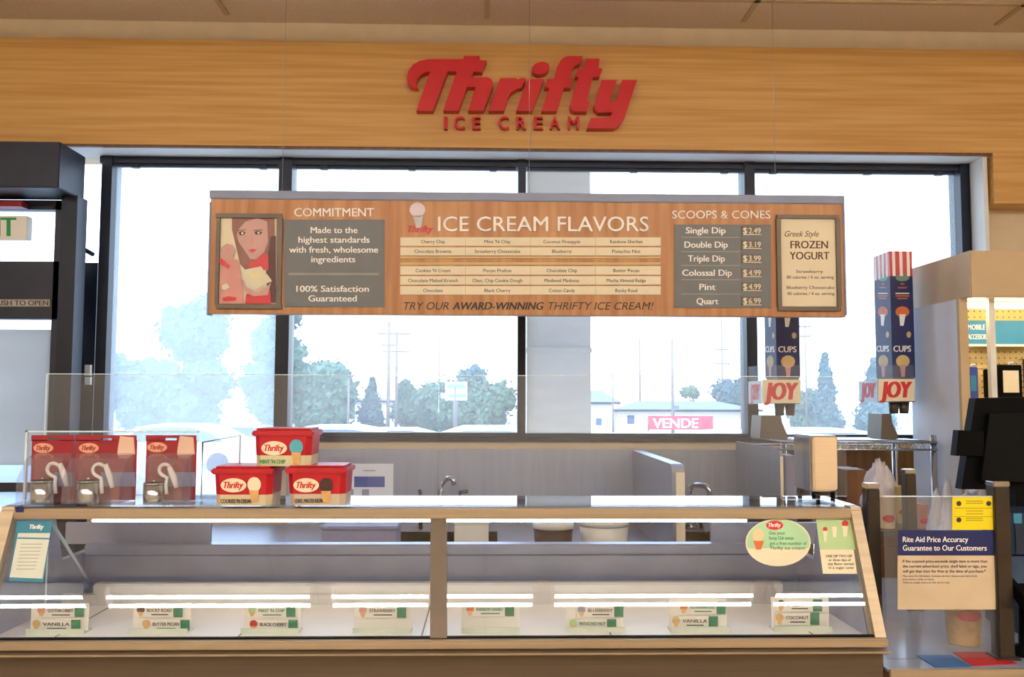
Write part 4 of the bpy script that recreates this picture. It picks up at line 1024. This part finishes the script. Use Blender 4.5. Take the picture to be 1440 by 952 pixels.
for i, (s, w) in enumerate((('*See store for full details. Excludes alcohol, tobacco and dairy items', 105), ('and items with a mark.', 45), ('Valid on single items at this store only', 66))):
    m.text(s, 1269, 1269+w, 811+i*4.6, 2.4, S, .0004, 1, .001)
m.build('notice_text', [K['wtext'], K['navy']], e)
e = empty('yellow_sticker', at(1369, 744, ysc), 'yellow information sticker at the top of the clear screen', 'sticker')
MB().rect(1339, 699, 1400.5, 745, S, .001).build('sticker_sheet', K['yellow'], e)
m = MB()
for y in (704, 707, 718, 722, 728, 731): m.rect(1358, y, 1382, y+1.2, S, .0004, 0, .001)
m.rect(1342, 714, 1396, 715, S, .0004, 0, .001); m.rect(1342, 726, 1396, 726.8, S, .0004, 0, .001)
m.ell(1348, 708, 3.5, 3.5, S, .0004, 1, .001); m.ell(1348, 731, 3.5, 3.5, S, .0004, 1, .001); m.ell(1390, 708, 3.5, 3.5, S, .0004, 1, .001)
m.build('sticker_print', [M('olive_print', (170,150,10)), K['ink']], e)
# cups
def cup(px0, px1, top, bot, y, label, zb=None, mat='napkin', lg=True, group='paper cups behind the barrier'):
    x0, x1 = X(px0, y, bot), X(px1, y, bot); r = (x1-x0)/2; zb = ZQ if zb is None else zb; zt = Z(top, y, px0); h = zt-zb
    e = empty('paper_cup', ((x0+x1)/2, y+r, zb), label, 'cup', group)
    MB().lathe([(r*.86, 0), (r*.88, .004), (r*.98, h-.004), (r*1.03, h-.003), (r*1.03, h), (r*.95, h), (r*.8, .008)], ((x0+x1)/2, y+r, zb), n=28).build('cup_wall', K[mat], e)
    if lg:
        cz = h*(.32 if lg is True else lg); m = MB(); n = 24; vs = []
        for q in (0, .25, .5, .75, 1):
            for i in range(n):
                an = 2*math.pi*i/n; aa = -math.pi/2-.1+.75*q*math.cos(an); zz = cz+q*math.sin(an)*min(h*.13, r*.42)
                rr = r*(.88+.10*zz/h)+.0014; vs.append(Vector(((x0+x1)/2+rr*math.cos(aa), y+r+rr*math.sin(aa), zb+zz)))
        fs = [(j*n+i, j*n+(i+1) % n, (j+1)*n+(i+1) % n, (j+1)*n+i) for j in range(4) for i in range(n)]
        m.add(vs, fs); m.build('cup_logo', K['red'], e)
    return e
# side cabinet behind the barrier
ycb = 3.05; zcb = Z(746, ycb, 1300)
e = empty('side_cabinet', (X(1290, ycb), ycb+.2, 0), 'dark brown cabinet carrying the paper cups behind the barrier', 'cabinet')
MB().box(X(1205, ycb), X(1345, ycb), ycb, ycb+.4, .0, zcb-.02).build('cabinet_body', K['brownwood'], e)
MB().box(X(1205, ycb)-.01, X(1345, ycb)+.01, ycb-.015, ycb+.4, zcb-.02, zcb, bev=.003).build('cabinet_top', K['frm'], e)
MB().box(X(1212, ycb), X(1338, ycb), ycb-.012, ycb-.001, .1, zcb-.05).build('cabinet_door', K['brownwood'], e)
cup(1240, 1265, 699, 743, ycb+.03, 'tall beige cup stack between the front post and the rear post', zcb)
cup(1264, 1281, 684, 743, ycb+.14, 'taller tan cup stack partly behind the rear post', zcb, 'tan')
cup(1293, 1311, 709, 743, ycb+.03, 'pinkish cup stack just right of the rear post', zcb, 'pink')
ygb = PZ(ZQ).map(1368, 911).y
cup(1344, 1394, 850, 911, ygb, 'large waffle brown cup with a red oval standing under the price notice', ZQ, 'waffle', .72, None)

# bags
def bag(label, c, size, seed, name='plastic_bag'):
    m = MB(); m.blob((0, 0, 0), 1, sub=4, amp=.16, seed=seed)
    rn = random.Random(seed); out = []
    lo = min(v.z for v in m.v)
    for v in m.v:
        k = 1+.06*math.sin(v.x*13+v.z*9)*math.sin(v.y*11-v.z*7)+.03*rn.uniform(-1, 1)
        t = (v.z+1)/2; w = 1.15-.5*max(0, t-.3)
        out.append(Vector((c[0]+v.x*w*k*size[0], c[1]+v.y*w*k*size[1], c[2]+(max(v.z, -.85)+.85)*size[2]*k)))
    m.v = out; return tag(m.build(name, K['bag'], origin=c), label, 'bag', 'plastic bags behind the barrier')
bag('crumpled pale plastic bag left of the yellow sticker', (X(1318, 2.75, 720), 2.7, ZQ), (.05, .06, .17), 3)
bag('crumpled pale plastic bag below the till screen', (X(1380, 2.85, 700), 2.84, ZQ), (.07, .07, .185), 5)
bag('frosted bag slumped on the cups behind the front post', (X(1248, ycb+.2, 690), ycb+.26, zcb), (.055, .05, .115), 9)

# till screen seen from behind
ym = 2.5
e = empty('till_monitor', (X(1430, ym), ym+.1, ZQ), 'black till monitor turned away beside the lit display', 'monitor')
cpx = [(1372,560),(1520,556),(1520,690),(1352,688)]
P = [at(p[0], p[1], ym) for p in cpx]
MB().prism([P[0], P[1], P[2], P[3]], (0, .035, 0)).build('screen_housing', K['black'], e)
Q = [at(p[0], p[1], ym-.02) for p in [(1392,582),(1500,580),(1500,680),(1380,676)]]
MB().prism(Q, (0, .025, 0)).build('rear_cover', K['blackm'], e)
xm = X(1445, ym)
MB().box(xm-.04, xm+.05, ym+.005, ym+.06, ZQ+.02, Z(685, ym)).box(xm-.13, xm+.14, ym-.09, ym+.16, ZQ, ZQ+.022, bev=.005).build('monitor_stand', K['black'], e)
Q = [at(p[0], p[1], ym-.015) for p in [(1348,605),(1384,606),(1384,641),(1344,641)]]
MB().prism(Q, (0, .03, 0)).build('card_swipe', K['black'], e)
# card terminal on its swivel
yt = 2.02
e = empty('card_terminal', (X(1450, yt), yt+.05, ZQ), 'dark card terminal at the right edge of the cashier counter', 'card terminal')
xt0, xt1 = X(1430, yt, 800), X(1530, yt, 800)
MB().prism([(xt0, yt-.03, Z(838, yt)), (xt0, yt+.13, Z(795, yt)), (xt0, yt+.13, Z(806, yt)), (xt0, yt-.03, Z(862, yt))], (xt1-xt0, 0, 0)).build('terminal_body', K['black'], e)
MB().prism([(xt0+.012, yt+.02, Z(824, yt)+.0015), (xt0+.012, yt+.12, Z(797.5, yt)+.0015), (xt0+.012, yt+.12, Z(800, yt)), (xt0+.012, yt+.02, Z(826, yt))], (.12, 0, 0)).build('terminal_screen', K['carglass'], e)
xc = xt0+.05
MB().lathe([(.05, 0), (.05, .01), (.015, .02), (.015, Z(825, yt)-ZQ)], (xc, yt+.06, ZQ), n=16).build('terminal_stand', K['black'], e)
e = empty('blue_bin', (X(1470, 2.3), 2.35, ZQ), 'dark navy box with a pale blue light patch behind the right front post', 'box')
MB().box(X(1427, 2.25, 780), X(1530, 2.25, 780), 2.25, 2.4, ZQ, Z(722, 2.25), bev=.004).build('box_body', M('bin_navy', (18,36,60), .5), e)
MB().pbox(1425.5, 722, 1437, 736, 2.248, .002).build('box_light_patch', K['skyblue'], e)  # small bluish light, painted as a flat blue patch

# ================================================================== ceiling lights
def strip(x, y, label, i=1):
    e = empty('ceiling_light', (x, y, ZC-.10), label, 'ceiling light', 'rows of twin tube ceiling lights')
    MB().box(x-.6, x+.6, y-.09, y+.09, ZC-.03, ZC-.008).build('light_body', M('light_tray_grey', (84, 82, 80), .6) if i+y == -.495 else D.materials['light_tray_grey'], e)
    for dy in (-.036, .036): MB().tube([(x-.57, y+dy, ZC-.085), (x+.57, y+dy, ZC-.085)], .010, n=8).build('light_tube', K['tube'], e)
    for sx_ in (-.585, .585): MB().box(x+sx_-.012, x+sx_+.012, y-.08, y+.08, ZC-.10, ZC-.03).build('tube_socket', K['white'], e)
for y, rn_ in ((-.495, 'nearest the case'), (-1.7, 'second from the case, added for fill'), (-2.9, 'third from the case, added for fill'), (-4.1, 'farthest from the case, added for fill')):  # rows beyond the nearest are unseen, added to raise the fill light
    for i in range(8):
        strip(-4.13+i*1.27, y, 'twin tube ceiling light in the row %s' % rn_, i)
